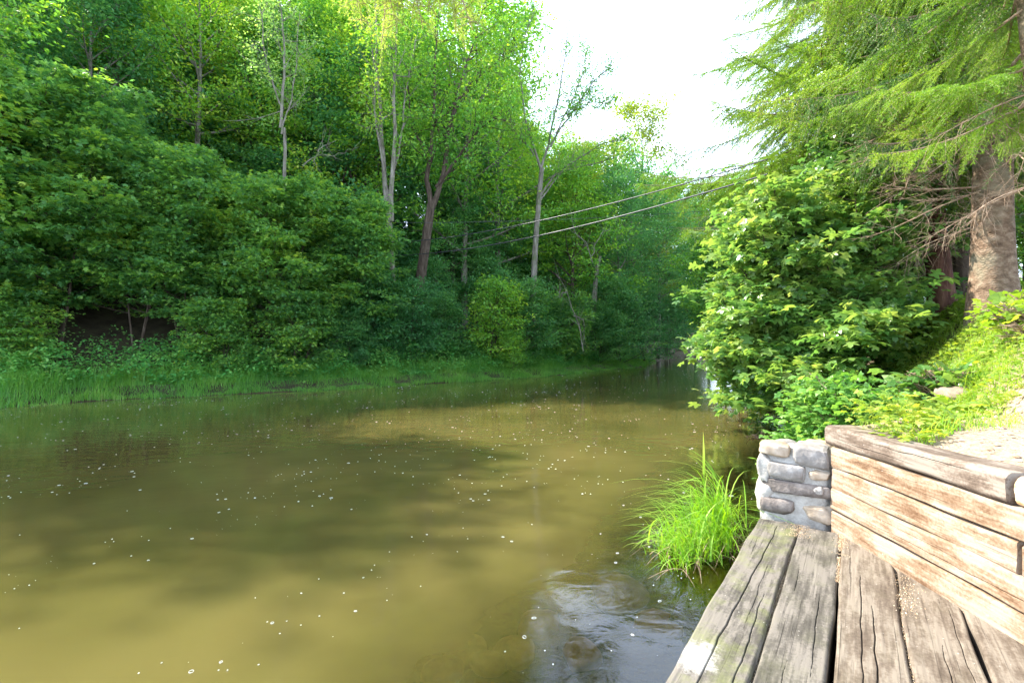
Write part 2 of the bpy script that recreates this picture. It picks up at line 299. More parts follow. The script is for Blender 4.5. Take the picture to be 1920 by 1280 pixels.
r2 = ramp(nt, [(.3, (.28, .2, .13)), (.5, (.45, .34, .24)), (.7, (.58, .47, .36))]); L(nt, n2.outputs[0], r2.inputs[0])
r3 = ramp(nt, [(.3, (.035, .026, .012)), (.7, (.08, .058, .026))]); L(nt, n1.outputs[0], r3.inputs[0])
# dry sandy soil on the right bank near the wall, silt below the water line, leaf litter elsewhere
fx = N(nt, 'MapRange'); fx.inputs[1].default_value = 1.6; fx.inputs[2].default_value = 2.2; L(nt, sx.outputs[0], fx.inputs[0])
fy = N(nt, 'MapRange'); fy.inputs[1].default_value = 4.4; fy.inputs[2].default_value = 8; fy.inputs[3].default_value = 1; fy.inputs[4].default_value = .12; L(nt, sx.outputs[1], fy.inputs[0])
fm = N(nt, 'Math', operation='MULTIPLY'); L(nt, fx.outputs[0], fm.inputs[0]); L(nt, fy.outputs[0], fm.inputs[1])
m1 = N(nt, 'Mix', data_type='RGBA'); L(nt, fm.outputs[0], m1.inputs[0]); L(nt, r1.outputs[0], m1.inputs[6]); L(nt, r2.outputs[0], m1.inputs[7])
fz = N(nt, 'MapRange'); fz.inputs[1].default_value = -.02; fz.inputs[2].default_value = .08; L(nt, sx.outputs[2], fz.inputs[0])
m2 = N(nt, 'Mix', data_type='RGBA'); L(nt, fz.outputs[0], m2.inputs[0]); L(nt, r3.outputs[0], m2.inputs[6]); L(nt, m1.outputs[2], m2.inputs[7])
L(nt, m2.outputs[2], p.inputs['Base Color'])
b = N(nt, 'Bump'); b.inputs['Strength'].default_value = .9; b.inputs['Distance'].default_value = .05; L(nt, n2.outputs[0], b.inputs['Height']); L(nt, b.outputs[0], p.inputs['Normal'])
L(nt, p.outputs[0], out.inputs[0])
tag(mb.build('ground', m, smooth=True), kind='structure')

# ------------------------------------------------------------ water: silty body with a clear shallow margin by the deck
m, nt, out = newmat('silty_river_water')
t = N(nt, 'TexCoord'); mpn = N(nt, 'Mapping'); mpn.inputs['Scale'].default_value = (1, 1.7, 1); mpn.inputs['Rotation'].default_value = (0, 0, R(-25)); L(nt, t.outputs['Object'], mpn.inputs[0])
w1 = N(nt, 'TexNoise'); w1.inputs['Scale'].default_value = 3.2; w1.inputs['Detail'].default_value = 5; w1.inputs['Roughness'].default_value = .5; w1.inputs['Distortion'].default_value = .8; L(nt, mpn.outputs[0], w1.inputs[0])
w2 = N(nt, 'TexNoise'); w2.inputs['Scale'].default_value = .8; w2.inputs['Detail'].default_value = 2; L(nt, mpn.outputs[0], w2.inputs[0])
wa = N(nt, 'Math', operation='MULTIPLY_ADD'); wa.inputs[1].default_value = 2.0; L(nt, w2.outputs[0], wa.inputs[0]); L(nt, w1.outputs[0], wa.inputs[2])
bp = N(nt, 'Bump'); bp.inputs['Strength'].default_value = .14; bp.inputs['Distance'].default_value = .02; L(nt, wa.outputs[0], bp.inputs['Height'])
body = N(nt, 'BsdfPrincipled'); body.inputs['Roughness'].default_value = 1; body.inputs['Specular IOR Level'].default_value = 0
cn = N(nt, 'TexNoise'); cn.inputs['Scale'].default_value = .35; cn.inputs['Detail'].default_value = 3; L(nt, t.outputs['Object'], cn.inputs[0])
rc = ramp(nt, [(.35, (.07, .063, .017)), (.65, (.108, .09, .028))]); L(nt, cn.outputs[0], rc.inputs[0]); L(nt, rc.outputs[0], body.inputs['Base Color'])
body.inputs['Subsurface Weight'].default_value = 1; body.inputs['Subsurface Radius'].default_value = (1, .85, .45); body.inputs['Subsurface Scale'].default_value = .24
body.subsurface_method = 'BURLEY'
clear = N(nt, 'BsdfTransparent'); clear.inputs[0].default_value = (.6, .5, .27, 1)
ss = N(nt, 'SeparateXYZ'); L(nt, t.outputs['Object'], ss.inputs[0])
# distance from the deck edge line, bent by noise
d1 = N(nt, 'Math', operation='MULTIPLY'); d1.inputs[1].default_value = -.828; L(nt, ss.outputs[0], d1.inputs[0])
d2 = N(nt, 'Math', operation='MULTIPLY_ADD'); d2.inputs[1].default_value = .561; L(nt, ss.outputs[1], d2.inputs[0]); L(nt, d1.outputs[0], d2.inputs[2])
d3 = N(nt, 'Math', operation='ADD'); d3.inputs[1].default_value = -.667; L(nt, d2.outputs[0], d3.inputs[0])
n3 = N(nt, 'TexNoise'); n3.inputs['Scale'].default_value = 1.6; n3.inputs['Detail'].default_value = 3; L(nt, t.outputs['Object'], n3.inputs[0])
d4 = N(nt, 'Math', operation='MULTIPLY_ADD'); d4.inputs[1].default_value = .7; L(nt, n3.outputs[0], d4.inputs[0]); L(nt, d3.outputs[0], d4.inputs[2])
fr = N(nt, 'MapRange'); fr.inputs[1].default_value = 1.0; fr.inputs[2].default_value = 2.2; fr.inputs[3].default_value = .08; fr.inputs[4].default_value = 1; L(nt, d4.outputs[0], fr.inputs[0])
ms = N(nt, 'MixShader'); L(nt, fr.outputs[0], ms.inputs[0]); L(nt, clear.outputs[0], ms.inputs[1]); L(nt, body.outputs[0], ms.inputs[2])
gl = N(nt, 'BsdfGlossy'); gl.inputs['Roughness'].default_value = .035; gl.inputs[0].default_value = (1, 1, 1, 1); L(nt, bp.outputs[0], gl.inputs['Normal'])
fn = N(nt, 'Fresnel'); fn.inputs[0].default_value = 1.42; L(nt, bp.outputs[0], fn.inputs['Normal'])
ms2 = N(nt, 'MixShader'); L(nt, fn.outputs[0], ms2.inputs[0]); L(nt, ms.outputs[0], ms2.inputs[1]); L(nt, gl.outputs[0], ms2.inputs[2]); L(nt, ms2.outputs[0], out.inputs[0])
mb = MB(); q = np.array([(-100, -12, 0), (120, -12, 0), (120, 185, 0), (-100, 185, 0)], float); mb.add(q, [(0, 1, 2, 3)])
tag(mb.build('water', m), kind='structure')

# foam flecks and bubble rings floating on the river
def water_points(n, y0, y1, pw=1.0, seed=1):
    r = np.random.default_rng(seed); pts = []
    while len(pts) < n:
        Y = y0 + (y1 - y0) * r.random(4000) ** pw; X = (r.random(4000) * 2 - 1) * Y * 1.05; P = np.stack((X, Y), -1)
        k = (sdist(P, LS) < -.3) & (-sdist(P, RS) < -.15); fu = X * .55 + Y * .83; fv = (X * .83 - Y * .55); dens = lnoise(fu, fv * 3.5, 2.6, 9) * 1.3 + lnoise(X, Y, .45, 8) * .7 + .3 > r.random(4000) * .8
        pts += list(P[k & dens])
    return np.array(pts[:n])
m, nt, out = newmat('white_foam'); p = N(nt, 'BsdfPrincipled'); p.inputs['Base Color'].default_value = (.55, .57, .52, 1); p.inputs['Roughness'].default_value = .35; L(nt, p.outputs[0], out.inputs[0]); FOAM = m
mb = MB(); r = np.random.default_rng(5)
for P, s in [(water_points(260, 2.0, 7, .9, 3), .0028), (water_points(1300, 5.5, 22, .9, 1), .0055), (water_points(260, 14, 36, .8, 2), .008)]:
    for (x, y) in P:
        rad = s * (.5 + 1.3 * r.random() ** 3) * (1.7 if y < 6 else 1 + y * .03); el = .8 + .5 * r.random(); a0 = r.random() * 6; k = 10
        th = np.arange(k) * 2 * math.pi / k; e = np.stack((np.cos(th) * el, np.sin(th) / el), -1); c_, s_ = math.cos(a0), math.sin(a0); e = e @ np.array([[c_, s_], [-s_, c_]])
        if r.random() < .38 and y < 15:       # bubble ring
            w_ = .0005 if y < 6 else .001
            ins = e * (rad * 1.5 - w_) ; o_ = e * (rad * 1.5 + w_)
            v = np.concatenate((np.c_[x + o_, np.full(k, .001)], np.c_[x + (ins + o_) / 2, np.full(k, .004)], np.c_[x + ins, np.full(k, .001)]))
            v[:, 1] = np.concatenate((y + o_[:, 1], y + (ins + o_)[:, 1] / 2, y + ins[:, 1])); v[:, 0] = np.concatenate((x + o_[:, 0], x + (ins + o_)[:, 0] / 2, x + ins[:, 0]))
            v = np.stack((v[:, 0], v[:, 1], np.repeat([.001, .004, .001], k)), -1)
            f = [(a * k + j, a * k + (j + 1) % k, (a + 1) * k + (j + 1) % k, (a + 1) * k + j) for a in (0, 1) for j in range(k)]
            mb.add(v, f)
        else:                                # fleck of foam
            rr = rad * (.7 if y < 15 else 1); v = np.concatenate((np.c_[x + e[:, 0] * rr, y + e[:, 1] * rr, np.full(k, .001)], np.c_[x + e[:, 0] * rr * .6, y + e[:, 1] * rr * .6, np.full(k, .001 + rr * .4)]))
            mb.add(v, [(j, (j + 1) % k, k + (j + 1) % k, k + j) for j in range(k)]); mb.add(v[k:], [list(range(k))])
tag(mb.build('foam_flecks', FOAM, smooth=True), 'small white foam flecks and bubble rings drifting on the river', 'foam', kind='stuff')

# ------------------------------------------------------------ rocks
def rock_mesh(name, mat, size, seed, sub=4, rough=.18, box=.0):
    import bmesh
    bm = bmesh.new(); bmesh.ops.create_icosphere(bm, subdivisions=sub, radius=1)
    v = np.array([a.co[:] for a in bm.verts]); f = np.array([[x.index for x in a.verts] for a in bm.faces]); bm.free()
    if box: v = np.sign(v) * np.abs(v) ** (1 - box); v = v / np.maximum(1e-6, (np.abs(v) ** (2 + box * 6)).sum(1, keepdims=True) ** (1 / (2 + box * 6)))
    rr = np.random.default_rng(seed)
    for _ in range(14):
        n = nrm(rr.normal(size=3)); d = (.74 + .2 * rr.random()) * (1 + .55 * box); h = v @ n; v -= np.outer(np.maximum(h - d, 0) * 1.0, n)
    for s, a in ((.9, rough), (.35, rough * .35), (.14, rough * .13)):
        v *= 1 + a * (1 if s > .5 else 1 + 1.6 * box) * (lnoise(v[:, 0] + v[:, 2] * .7, v[:, 1] - v[:, 2] * .9, s, seed) + lnoise(v[:, 2] + v[:, 0] * .3, v[:, 0] + v[:, 1] * .4, s, seed + 3))[:, None]
    v *= np.asarray(size); mb = MB(); mb.add(v, f); return mb.mesh(name, mat, True)
RK = {
 'tan': rockmat('tan_stone', (.22, .16, .1), (.36, .28, .2), (.5, .42, .33), 5),
 'grey': rockmat('grey_stone', (.13, .12, .11), (.24, .22, .2), (.38, .36, .34), 6, .7),
 'dark': rockmat('dark_stone', (.06, .05, .045), (.15, .125, .11), (.3, .26, .23), 6, .8),
 'mortar': rockmat('lime_mortar', (.24, .225, .2), (.36, .34, .305), (.46, .44, .4), 12, .6),
 'wet': rockmat('submerged_stone', (.2, .11, .03), (.36, .21, .07), (.5, .33, .13), 4, .4, .5),
 'pale': rockmat('pale_boulder', (.14, .1, .07), (.22, .165, .12), (.32, .25, .19), 4),
}

# ------------------------------------------------------------ deck of old sleepers
DV = np.array((.561, .828)); NV = np.array((.828, -.561)); E0 = np.array((.608, 2.086))
def timber(name, origin, ang, length, width, height, mat, seed, parent=None, cracks=(), edge=.008, wav=.003, nl=None, nw=110, slant=0):
    """solid timber: local x along, y across, z up from the origin corner; top is a dense sheet with real grain cracks"""
    nl = nl or int(length / .012); u = np.linspace(0, length, nl); v = np.linspace(0, 1, nw)
    # profile runs round the section: bottom-left, top-left (rounded), top, top-right, bottom-right
    e = edge * 2.2; prof = [(0, -height), (0, -height * .5), (0, -e), (e * .35, -e * .35)] + [(e + (width - 2 * e) * k, 0) for k in v] + [(width - e * .35, -e * .35), (width, -e), (width, -height * .5), (width, -height)]
    prof = np.array(prof); k = len(prof); U = np.repeat(u, k); Yp = np.tile(prof[:, 0], nl); Zp = np.tile(prof[:, 1], nl)
    top = np.tile((prof[:, 1] > -e * .5).astype(float), nl); s = seed * 3.1
    we = lnoise(U, U * 0 + (Yp > width / 2) * 5, .55, seed) * wav * 3.2 + lnoise(U, (Yp > width / 2) * 5., .16, seed + 1) * wav * 1.2
    Yn = Yp + we * (np.abs(Yp / width - .5) * 2) ** 2 * np.sign(Yp / width - .5) * 2
    Zn = Zp + lnoise(U, Yp * 3, .5, seed + 2) * wav * 1.2 + (lnoise(U, Yp * 9, .12, seed + 4) * .002 + lnoise(U, Yp * 30, .3, seed + 5) * .0014) * top
    for (u0, u1, c0, c1, w_, dp) in cracks:
        tt = (U - u0) / (u1 - u0); c = c0 + (c1 - c0) * tt + lnoise(U, U * 0 + c0 * 9, .13, 31) * .012 + lnoise(U, U * 0, .03, 33) * .004
        ww = w_ * np.clip(np.sin(np.clip(tt, 0, 1) * math.pi), 0, 1) ** .5 + 1e-5
        ww = ww * .55; near = np.exp(-((Yp - c) / ww) ** 2) * ((tt > 0) & (tt < 1)); Zn -= dp * near * top
    U2 = U + slant * (Yp / width) * (U / length) + lnoise(Yp * 1, Zp, .05, seed + 7) * .01 * ((U == 0) | (U == u[-1]))
    V = np.stack((U2, Yn, Zn), -1); a = np.arange(nl - 1)[:, None] * k + np.arange(k - 1)[None]
    mb = MB(); mb.add(V, np.stack((a, a + 1, a + 1 + k, a + k), -1).reshape(-1, 4)[:, ::-1]); b0 = np.arange(nl - 1) * k
    mb.add(V, np.stack((b0, b0 + k, b0 + 2 * k - 1, b0 + k - 1), -1)[:, ::-1])
    mb.add(V[:k], [list(range(k))]); mb.add(V[-k:], [list(range(k))[::-1]])
    o = mb.build(name, mat, parent, smooth=True); o.location = [float(q) for q in origin]; o.rotation_euler = (0, 0, ang); return o
ANG = math.atan2(.828, .561)
# the deck is laid from the near end (behind the photographer) to the pier; local y runs to the river side
boards = [(0, .282, 0.0, 3.42, GREY, .62, 'mossy grey plank along the water edge with a long split'),
          (.292, .262, -.012, 3.40, GREY, .12, 'grey brown plank second from the water edge'),
          (.566, .275, .0, 3.5, WARM, .05, 'brown plank with short cracks, third from the water edge'),
          (.85, .262, -.006, 3.5, WARM, .05, 'brown plank fourth from the water edge beside the timber wall'),
          (1.12, .27, .0, 2.9, WARM, .0, 'short brown plank at the foot of the timber wall'),
          (1.4, .27, -.004, 2.9, WARM, .0, 'shortest plank in the corner by the wall')]
deck = thing('plank_deck', (E0[0], E0[1], 0), 'low deck of weathered old timber planks along the water edge', 'deck')
BACK = 3.0
for n, (off, wd, dz, ln, colr, ms_, lab) in enumerate(boards):
    far = 2.43 + (-.02 if n < 2 else 0)
    if n >= 2: far = {2: 2.32, 3: 1.95, 4: 1.56, 5: 1.14}[n]
    cr_ = {0: [(2.55, 5.35, .10, .155, .0042, .03), (2.6, 4.1, .24, .225, .003, .02), (3.6, 4.5, .2, .19, .002, .012), (4.6, 5.0, .08, .07, .002, .01)],
           1: [(3.4, 4.3, .2, .19, .0025, .015), (4.2, 4.6, .07, .06, .002, .01), (2.8, 3.5, .1, .11, .002, .01)],
           2: [(3.0, 4.25, .17, .155, .0038, .025), (3.2, 4.7, .115, .1, .0032, .02), (4.4, 5.1, .06, .05, .002, .01)],
           3: [(3.1, 4.0, .14, .13, .003, .02), (3.6, 4.5, .21, .2, .0025, .015)], 4: [(2.7, 3.6, .15, .14, .003, .02)], 5: []}[n]
    cr_ = [(a, b_, wd - c0, wd - c1, w_, dp) for (a, b_, c0, c1, w_, dp) in cr_]
    st = (BACK + .10, 0, 0)
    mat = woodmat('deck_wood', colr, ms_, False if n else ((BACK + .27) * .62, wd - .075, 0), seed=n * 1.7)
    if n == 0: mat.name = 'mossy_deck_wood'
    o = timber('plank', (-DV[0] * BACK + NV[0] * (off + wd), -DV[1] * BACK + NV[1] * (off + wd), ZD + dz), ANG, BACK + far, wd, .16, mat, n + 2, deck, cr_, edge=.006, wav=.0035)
    o['label'] = lab
# supports below
for k, tpos in enumerate((-1.6, .2, 2.0)):
    timber('bearer', (DV[0] * tpos + NV[0] * .04, DV[1] * tpos + NV[1] * .04, ZD - .175), ANG - math.pi / 2, [1.5, 1.4, 1.0][k], .18, .42, B['brown'], 50 + k, deck, nl=8, nw=4)
# sawdust and sand in the joints
m, nt, out = newmat('sand_and_sawdust'); p = N(nt, 'BsdfPrincipled'); p.inputs['Roughness'].default_value = 1
ge = N(nt, 'NewGeometry'); r_ = ramp(nt, [(0, (.2, .13, .07)), (.6, (.42, .3, .18)), (1, (.6, .5, .38))]); L(nt, ge.outputs['Random Per Island'], r_.inputs[0]); L(nt, r_.outputs[0], p.inputs['Base Color']); L(nt, p.outputs[0], out.inputs[0])
mb = MB(); r = np.random.default_rng(3); tet = np.array([(1, 0, 0), (-.5, .8, 0), (-.5, -.8, 0), (0, 0, 1.0)]); tf = np.array([(0, 1, 3), (1, 2, 3), (2, 0, 3), (0, 2, 1)])
for (n_, o_, t0, t1, sp, zz) in ((5200, .287, .2, 2.40, .007, -.035), (1600, .558, 1.5, 2.42, .007, -.02), (900, .845, .2, 1.6, .008, -.02), (700, .57, 1.9, 2.4, .02, .004), (420, .88, 1.2, 1.75, .03, .004), (500, .3, 2.1, 2.4, .04, .002)):
    tt = t0 + (t1 - t0) * r.random(n_); oo = o_ + r.normal(size=n_) * sp; dens = lnoise(tt, oo * 0, .3, 3) > -.25; tt, oo = tt[dens], oo[dens]; n2_ = len(tt)
    P = np.c_[E0[0] + DV[0] * tt + NV[0] * oo, E0[1] + DV[1] * tt + NV[1] * oo, np.full(n2_, ZD + zz + .001) + r.random(n2_) * .006]
    s_ = .0015 + .0035 * r.random(n2_) ** 3; v = P[:, None] + tet[None] * s_[:, None, None]; mb.add(v.reshape(-1, 3), (np.arange(n2_)[:, None, None] * 4 + tf[None]).reshape(-1, 3))
tag(mb.build('sand_grains', m), 'pale sand and sawdust caught in the deck joints', 'sand', kind='stuff')
# packed dirt filling the first joint
# ------------------------------------------------------------ stone pier at the end of the deck
pier = thing('stone_pier', (1.97, 4.10, ZD), 'short pier of mortared fieldstones between the deck and the timber wall', 'stone pier')
def pl(u, dpt, z):   # pier local -> world: u across the front, dpt back from the front face
    return np.array((1.985 + NV[0] * u + DV[0] * dpt, 4.13 + NV[1] * u + DV[1] * dpt, z))
def pier_piece(name, u0, u1, z0, z1, d0, d1, mat, seed, box=.45, rough=.12, tilt=0, parent=pier):
    me = rock_mesh(name, mat, ((u1 - u0) / 2, (d1 - d0) / 2, (z1 - z0) / 2), seed, 4, rough, box)
    o = link(name, me, parent); c = pl((u0 + u1) / 2, (d0 + d1) / 2, (z0 + z1) / 2) - np.array((1.97, 4.10, ZD))
    o.location = [float(a) for a in c]; o.rotation_euler = (0, tilt, ANG - math.pi / 2); return o
pier_piece('mortar_core', -.035, .54, -.4, .925, .008, .52, RK['mortar'], 77, .8, .05)
pier_piece('stone', .0, .215, .855, .965, -.02, .2, RK['tan'], 3, .35, .1, .05)
pier_piece('stone', .245, .48, .80, .96, -.02, .24, RK['grey'], 14, .85, .12, .02)
pier_piece('stone', .06, .335, .685, .815, -.03, .2, RK['grey'], 5, .9, .08, .06)
pier_piece('stone', .345, .50, .705, .80, -.015, .2, RK['tan'], 6, .5, .1)
pier_piece('stone', .0, .52, .575, .68, -.02, .2, RK['dark'], 17, .8, .09, .02)
pier_piece('stone', .38, .46, .61, .675, -.045, .1, RK['grey'], 27, .3, .14)
pier_piece('stone', .015, .25, .40, .535, -.01, .2, RK['dark'], 8, .85, .1, .04)
pier_piece('stone', .30, .51, .375, .52, -.01, .2, RK['tan'], 9, .7, .14, -.05)
pier_piece('stone', .5, .63, .80, .97, .05, .3, RK['grey'], 31, .5, .14)
pier_piece('stone', .04, .26, .80, .945, .23, .45, RK['grey'], 33, .4, .14)
pier_piece('stone', .28, .5, .80, .955, .26, .5, RK['tan'], 34, .4, .14)
pier_piece('mortar_patch', -.03, .1, .62, .9, -.005, .4, RK['mortar'], 80, .5, .12)
pier_piece('mortar_patch', -.045, .12, .4, .66, .0, .4, RK['mortar'], 81, .5, .12)

# ------------------------------------------------------------ timber retaining wall
wall = thing('timber_wall', (2.39, 3.82, ZD), 'retaining wall of stacked pale timbers right of the deck, dark beam on top', 'timber wall')
WA = math.atan2(-1, -.028)  # from the pier towards the camera
def wall_timber(z0, z1, t0, t1, mat, seed, proud=0, name='wall_timber', depth=.17, lab=None, cracks=(), edge=.005):
    """lies along the wall; its dense sheet faces the deck"""
    h = z1 - z0; o = timber(name, (0, 0, 0), 0, t1 - t0, h, depth, mat, seed, wall, cracks, edge=edge, wav=.003)
    # local x -> along the wall, local y -> down, local z -> outwards (towards -X)
    xa = Vector((-.028, -1, 0)).normalized(); za = Vector((-1, .028, 0)).normalized(); ya = za.cross(xa)
    M = Matrix((xa, ya, za)).transposed().to_4x4(); base = Vector((0, 0, 0)) + xa * t0 + za * proud
    base.z = (z1 if ya.z < 0 else z0) - ZD; M.translation = base; o.matrix_local = M
    if lab: o['label'] = lab
    return o
ck = [(.3, 1.9, .05, .06, .003, .02), (.2, 1.2, .11, .1, .0022, .012)]
wall_timber(.30, .507, -.02, 4.6, woodmat('pale_wood', PALE, seed=3), 21, .0, lab='lowest wall timber, pale with brown stains', cracks=[(.5, 1.6, .05, .06, .002, .01)])
wall_timber(.513, .672, -.02, 4.6, woodmat('stained_wood', PALE, seed=6.4), 22, .004, lab='second wall timber from the bottom with long brown staining', cracks=ck)
wall_timber(.679, .826, -.02, 1.425, woodmat('weathered_wood', PALE, seed=9.2), 23, -.004, lab='third wall timber from the bottom, bleached nearly white', cracks=[(.1, 1.1, .04, .03, .002, .01)])
wall_timber(.679, .826, 1.447, 4.6, woodmat('weathered_wood', PALE, seed=12.2), 24, -.008, cracks=[])
wall_timber(.833, .985, -.02, 4.6, woodmat('bleached_wood', PALE, seed=15.4), 25, .0, lab='fourth wall timber from the bottom, bleached with orange patch', cracks=[(.2, 1.0, .1, .11, .002, .008)])
top = woodmat('dark_beam_wood', DARK, seed=2.2)
wall_timber(.992, 1.135, -.09, 1.385, top, 26, .006, 'top_beam', .2, 'dark weathered top beam splashed with white spots', [(.1, .9, .06, .05, .003, .02), (.5, 1.3, .1, .11, .003, .02)], edge=.012)
wall_timber(.992, 1.125, 1.41, 4.6, woodmat('orange_beam_wood', ORANGE, seed=4.8), 27, -.012, 'top_beam', .2, 'orange pale top beam at the right edge of the photo', [], edge=.012)
for n_, (t_, z_) in enumerate(((.02, 1.0), (.52, .9))):   # dark knots and screw heads
    pass
# ------------------------------------------------------------ submerged stones
for k, (px, py, s_, seed, lab) in enumerate([
    (965, 1240, .15, 1, 'orange brown stone under clear water near the deck corner'), (1165, 1110, .27, 2, 'broad tawny stone under water left of the grass tuft reflection'),
    (1330, 1090, .22, 3, 'yellow brown stone under water directly below the grass tuft'), (800, 1232, .16, 4, 'dim brown stone, leftmost of the submerged ones'),
    (872, 1228, .17, 5, 'dim brown stone just left of the orange submerged stone'), (915, 1262, .12, 6, 'small dark stone at the bottom edge under the orange submerged stone'),
    (1010, 1180, .16, 7, 'brown stone under water above and right of the orange one'), (1090, 1240, .15, 8, 'dark stone under the sky reflection near the bottom edge'),
    (1230, 1180, .17, 9, 'dark stone under water beside the mossy plank'), (830, 1275, .13, 10, 'small stone at the bottom edge below the leftmost submerged stone')]):
    Yp = 960 * H / (py - 645) * 1.1; x = (px - 960) / 960 * Yp
    o = link('submerged_stone', rock_mesh('submerged_stone', RK['wet'], (s_, s_ * .85, s_ * .5), 40 + seed, 3, .14)); o.location = (x, Yp, -.05 - s_ * .5 + (.0 if k != 0 else .01)); o.rotation_euler = (0, 0, seed)
    tag(o, lab, 'stone', 'stones under the shallow water')
o = link('boulder', rock_mesh('boulder', RK['pale'], (.26, .2, .12), 91, 4, .3, .4)); x_, y_, _ = at(1812, 655, 6.1); o.location = (x_, y_, gz(x_, y_) + .0); o.rotation_euler = (0, .1, .3)
tag(o, 'pale flat boulder half buried in the green bank below the big spruce', 'boulder')
for k, (x_, y_, s_, lab) in enumerate([(3.45, 3.3, .035, 'small round stone on the bare soil above the wall'), (4.0, 3.95, .05, 'dark clod of earth at the edge of the grass'), (3.1, 3.55, .022, 'tiny pebble on the soil behind the dark beam')]):
    o = link('pebble', rock_mesh('pebble', RK['tan' if k != 1 else 'dark'], (s_, s_ * .8, s_ * .6), 60 + k, 3, .12)); o.location = (x_, y_, gz(x_, y_) + s_ * .3); tag(o, lab, 'pebble')
# clods over the bare soil
mb = MB(); r = np.random.default_rng(8); n_ = 2600; X_ = 2.62 + 2.6 * r.random(n_); Y_ = 2.1 + 2.6 * r.random(n_) ** .8; s_ = .004 + .02 * r.random(n_) ** 5
ic = np.array([(1, 0, 0), (-1, 0, 0), (0, 1, 0), (0, -1, 0), (0, 0, 1), (0, 0, -1)], float); icf = np.array([(0, 2, 4), (2, 1, 4), (1, 3, 4), (3, 0, 4), (2, 0, 5), (1, 2, 5), (3, 1, 5), (0, 3, 5)])
jit = 1 + .35 * (r.random((n_, 6, 1)) - .5); rot = r.random(n_) * 6
v = ic[None] * jit * s_[:, None, None]; c_, s2_ = np.cos(rot)[:, None], np.sin(rot)[:, None]; v = np.stack((v[..., 0] * c_ - v[..., 1] * s2_, v[..., 0] * s2_ + v[..., 1] * c_, v[..., 2] * .7), -1)
v += np.stack((X_, Y_, terrain(X_, Y_) + s_ * .2), -1)[:, None]; mb.add(v.reshape(-1, 3), (np.arange(n_)[:, None, None] * 6 + icf[None]).reshape(-1, 3))
m, nt, out = newmat('soil_clod'); p = N(nt, 'BsdfPrincipled'); p.inputs['Roughness'].default_value = 1; ge = N(nt, 'NewGeometry'); r_ = ramp(nt, [(0, (.2, .14, .09)), (1, (.5, .39, .28))]); L(nt, ge.outputs['Random Per Island'], r_.inputs[0]); L(nt, r_.outputs[0], p.inputs['Base Color']); L(nt, p.outputs[0], out.inputs[0])
tag(mb.build('soil_crumbs', m), 'crumbs of dry soil scattered on the bare bank above the wall', 'soil', kind='stuff')

# ------------------------------------------------------------ grass
def blades(mb, base, hgt, lean, wid, az, curl=1.0, seg=4):
    """base (N,3); ribbons that rise and bend over"""
    n = len(base); s = np.linspace(0, 1, seg + 1); d = np.stack((np.cos(az), np.sin(az), 0 * az), -1); side = np.stack((-np.sin(az), np.cos(az), 0 * az), -1)
    out_ = (lean[:, None] * s ** 2); up = hgt[:, None] * (s - curl * .32 * (lean / np.maximum(hgt, .01))[:, None] * s ** 3)
    c = base[:, None] + d[:, None] * out_[..., None]; c[..., 2] += up
    w_ = wid[:, None] * (1 - s ** 2.2)[None] * .5 + 1e-4
    v = np.stack((c - side[:, None] * w_[..., None], c + side[:, None] * w_[..., None]), 2).reshape(n, -1, 3); k = (seg + 1) * 2
    q = np.array([(2 * j, 2 * j + 1, 2 * j + 3, 2 * j + 2) for j in range(seg)]); mb.add(v.reshape(-1, 3), (np.arange(n)[:, None, None] * k + q[None]).reshape(-1, 4))

def along(poly, s0, s1, n, r):
    """random points along a polyline between vertex parameters s0..s1, uniform per metre, with the left normal"""
    seg = np.linalg.norm(np.diff(poly, axis=0), axis=1); cum = np.concatenate(([0], np.cumsum(seg))); a = np.interp([s0, s1], np.arange(len(poly)), cum); u = a[0] + (a[1] - a[0]) * r.random(n)
    P = np.stack((np.interp(u, cum, poly[:, 0]), np.interp(u, cum, poly[:, 1])), -1); e = .5
    T = nrm(np.stack((np.interp(u + e, cum, poly[:, 0]) - np.interp(u - e, cum, poly[:, 0]), np.interp(u + e, cum, poly[:, 1]) - np.interp(u - e, cum, poly[:, 1])), -1))
    return P, np.stack((-T[:, 1], T[:, 0]), -1), u
r = np.random.default_rng(21)
mb = MB()
n_ = 90000; P, NN, U_ = along(LS, 3, 15.4, n_, r); d_ = -.25 + 3.0 * r.random(n_) ** 1.2 + lnoise(U_, U_ * 0, 2.2, 2) * .9 * 0; shore_w = lnoise(U_, U_ * 0, 1.7, 6) * 1.1 + lnoise(U_, U_ * 0, .5, 7) * .5 - .3
P2 = P + NN * (d_ + shore_w * .6)[:, None]; cl = lnoise(P2[:, 0], P2[:, 1], .55, 12); hh = (.13 + .3 * sstep(d_, .3, 2.2) + .42 * cl) * (.7 + .6 * r.random(n_)); hh = np.maximum(hh, .08)
zb = np.maximum(terrain(P2[:, 0], P2[:, 1]), -.03)
blades(mb, np.c_[P2, zb - .02], hh * 1.3, hh * (.3 + .7 * r.random(n_)), .008 + .008 * r.random(n_), r.random(n_) * 6.28, 1, 3)
n_ = 9000; P, NN, U_ = along(LS, 3, 14.6, n_, r); c_ = lnoise(U_, U_ * 0, 2.5, 14) > .0; P2 = (P + NN * (.9 + 1.6 * r.random(n_))[:, None])[c_]; n_ = len(P2)
hh = .5 + .5 * r.random(n_); blades(mb, np.c_[P2, np.maximum(terrain(P2[:, 0], P2[:, 1]), 0)], hh, hh * (.2 + .5 * r.random(n_)), .012 + .01 * r.random(n_), r.random(n_) * 6.28, 1, 4)
tag(mb.build('grass', G['grass']), 'bright green grass fringe along the far left bank', 'grass', kind='stuff')

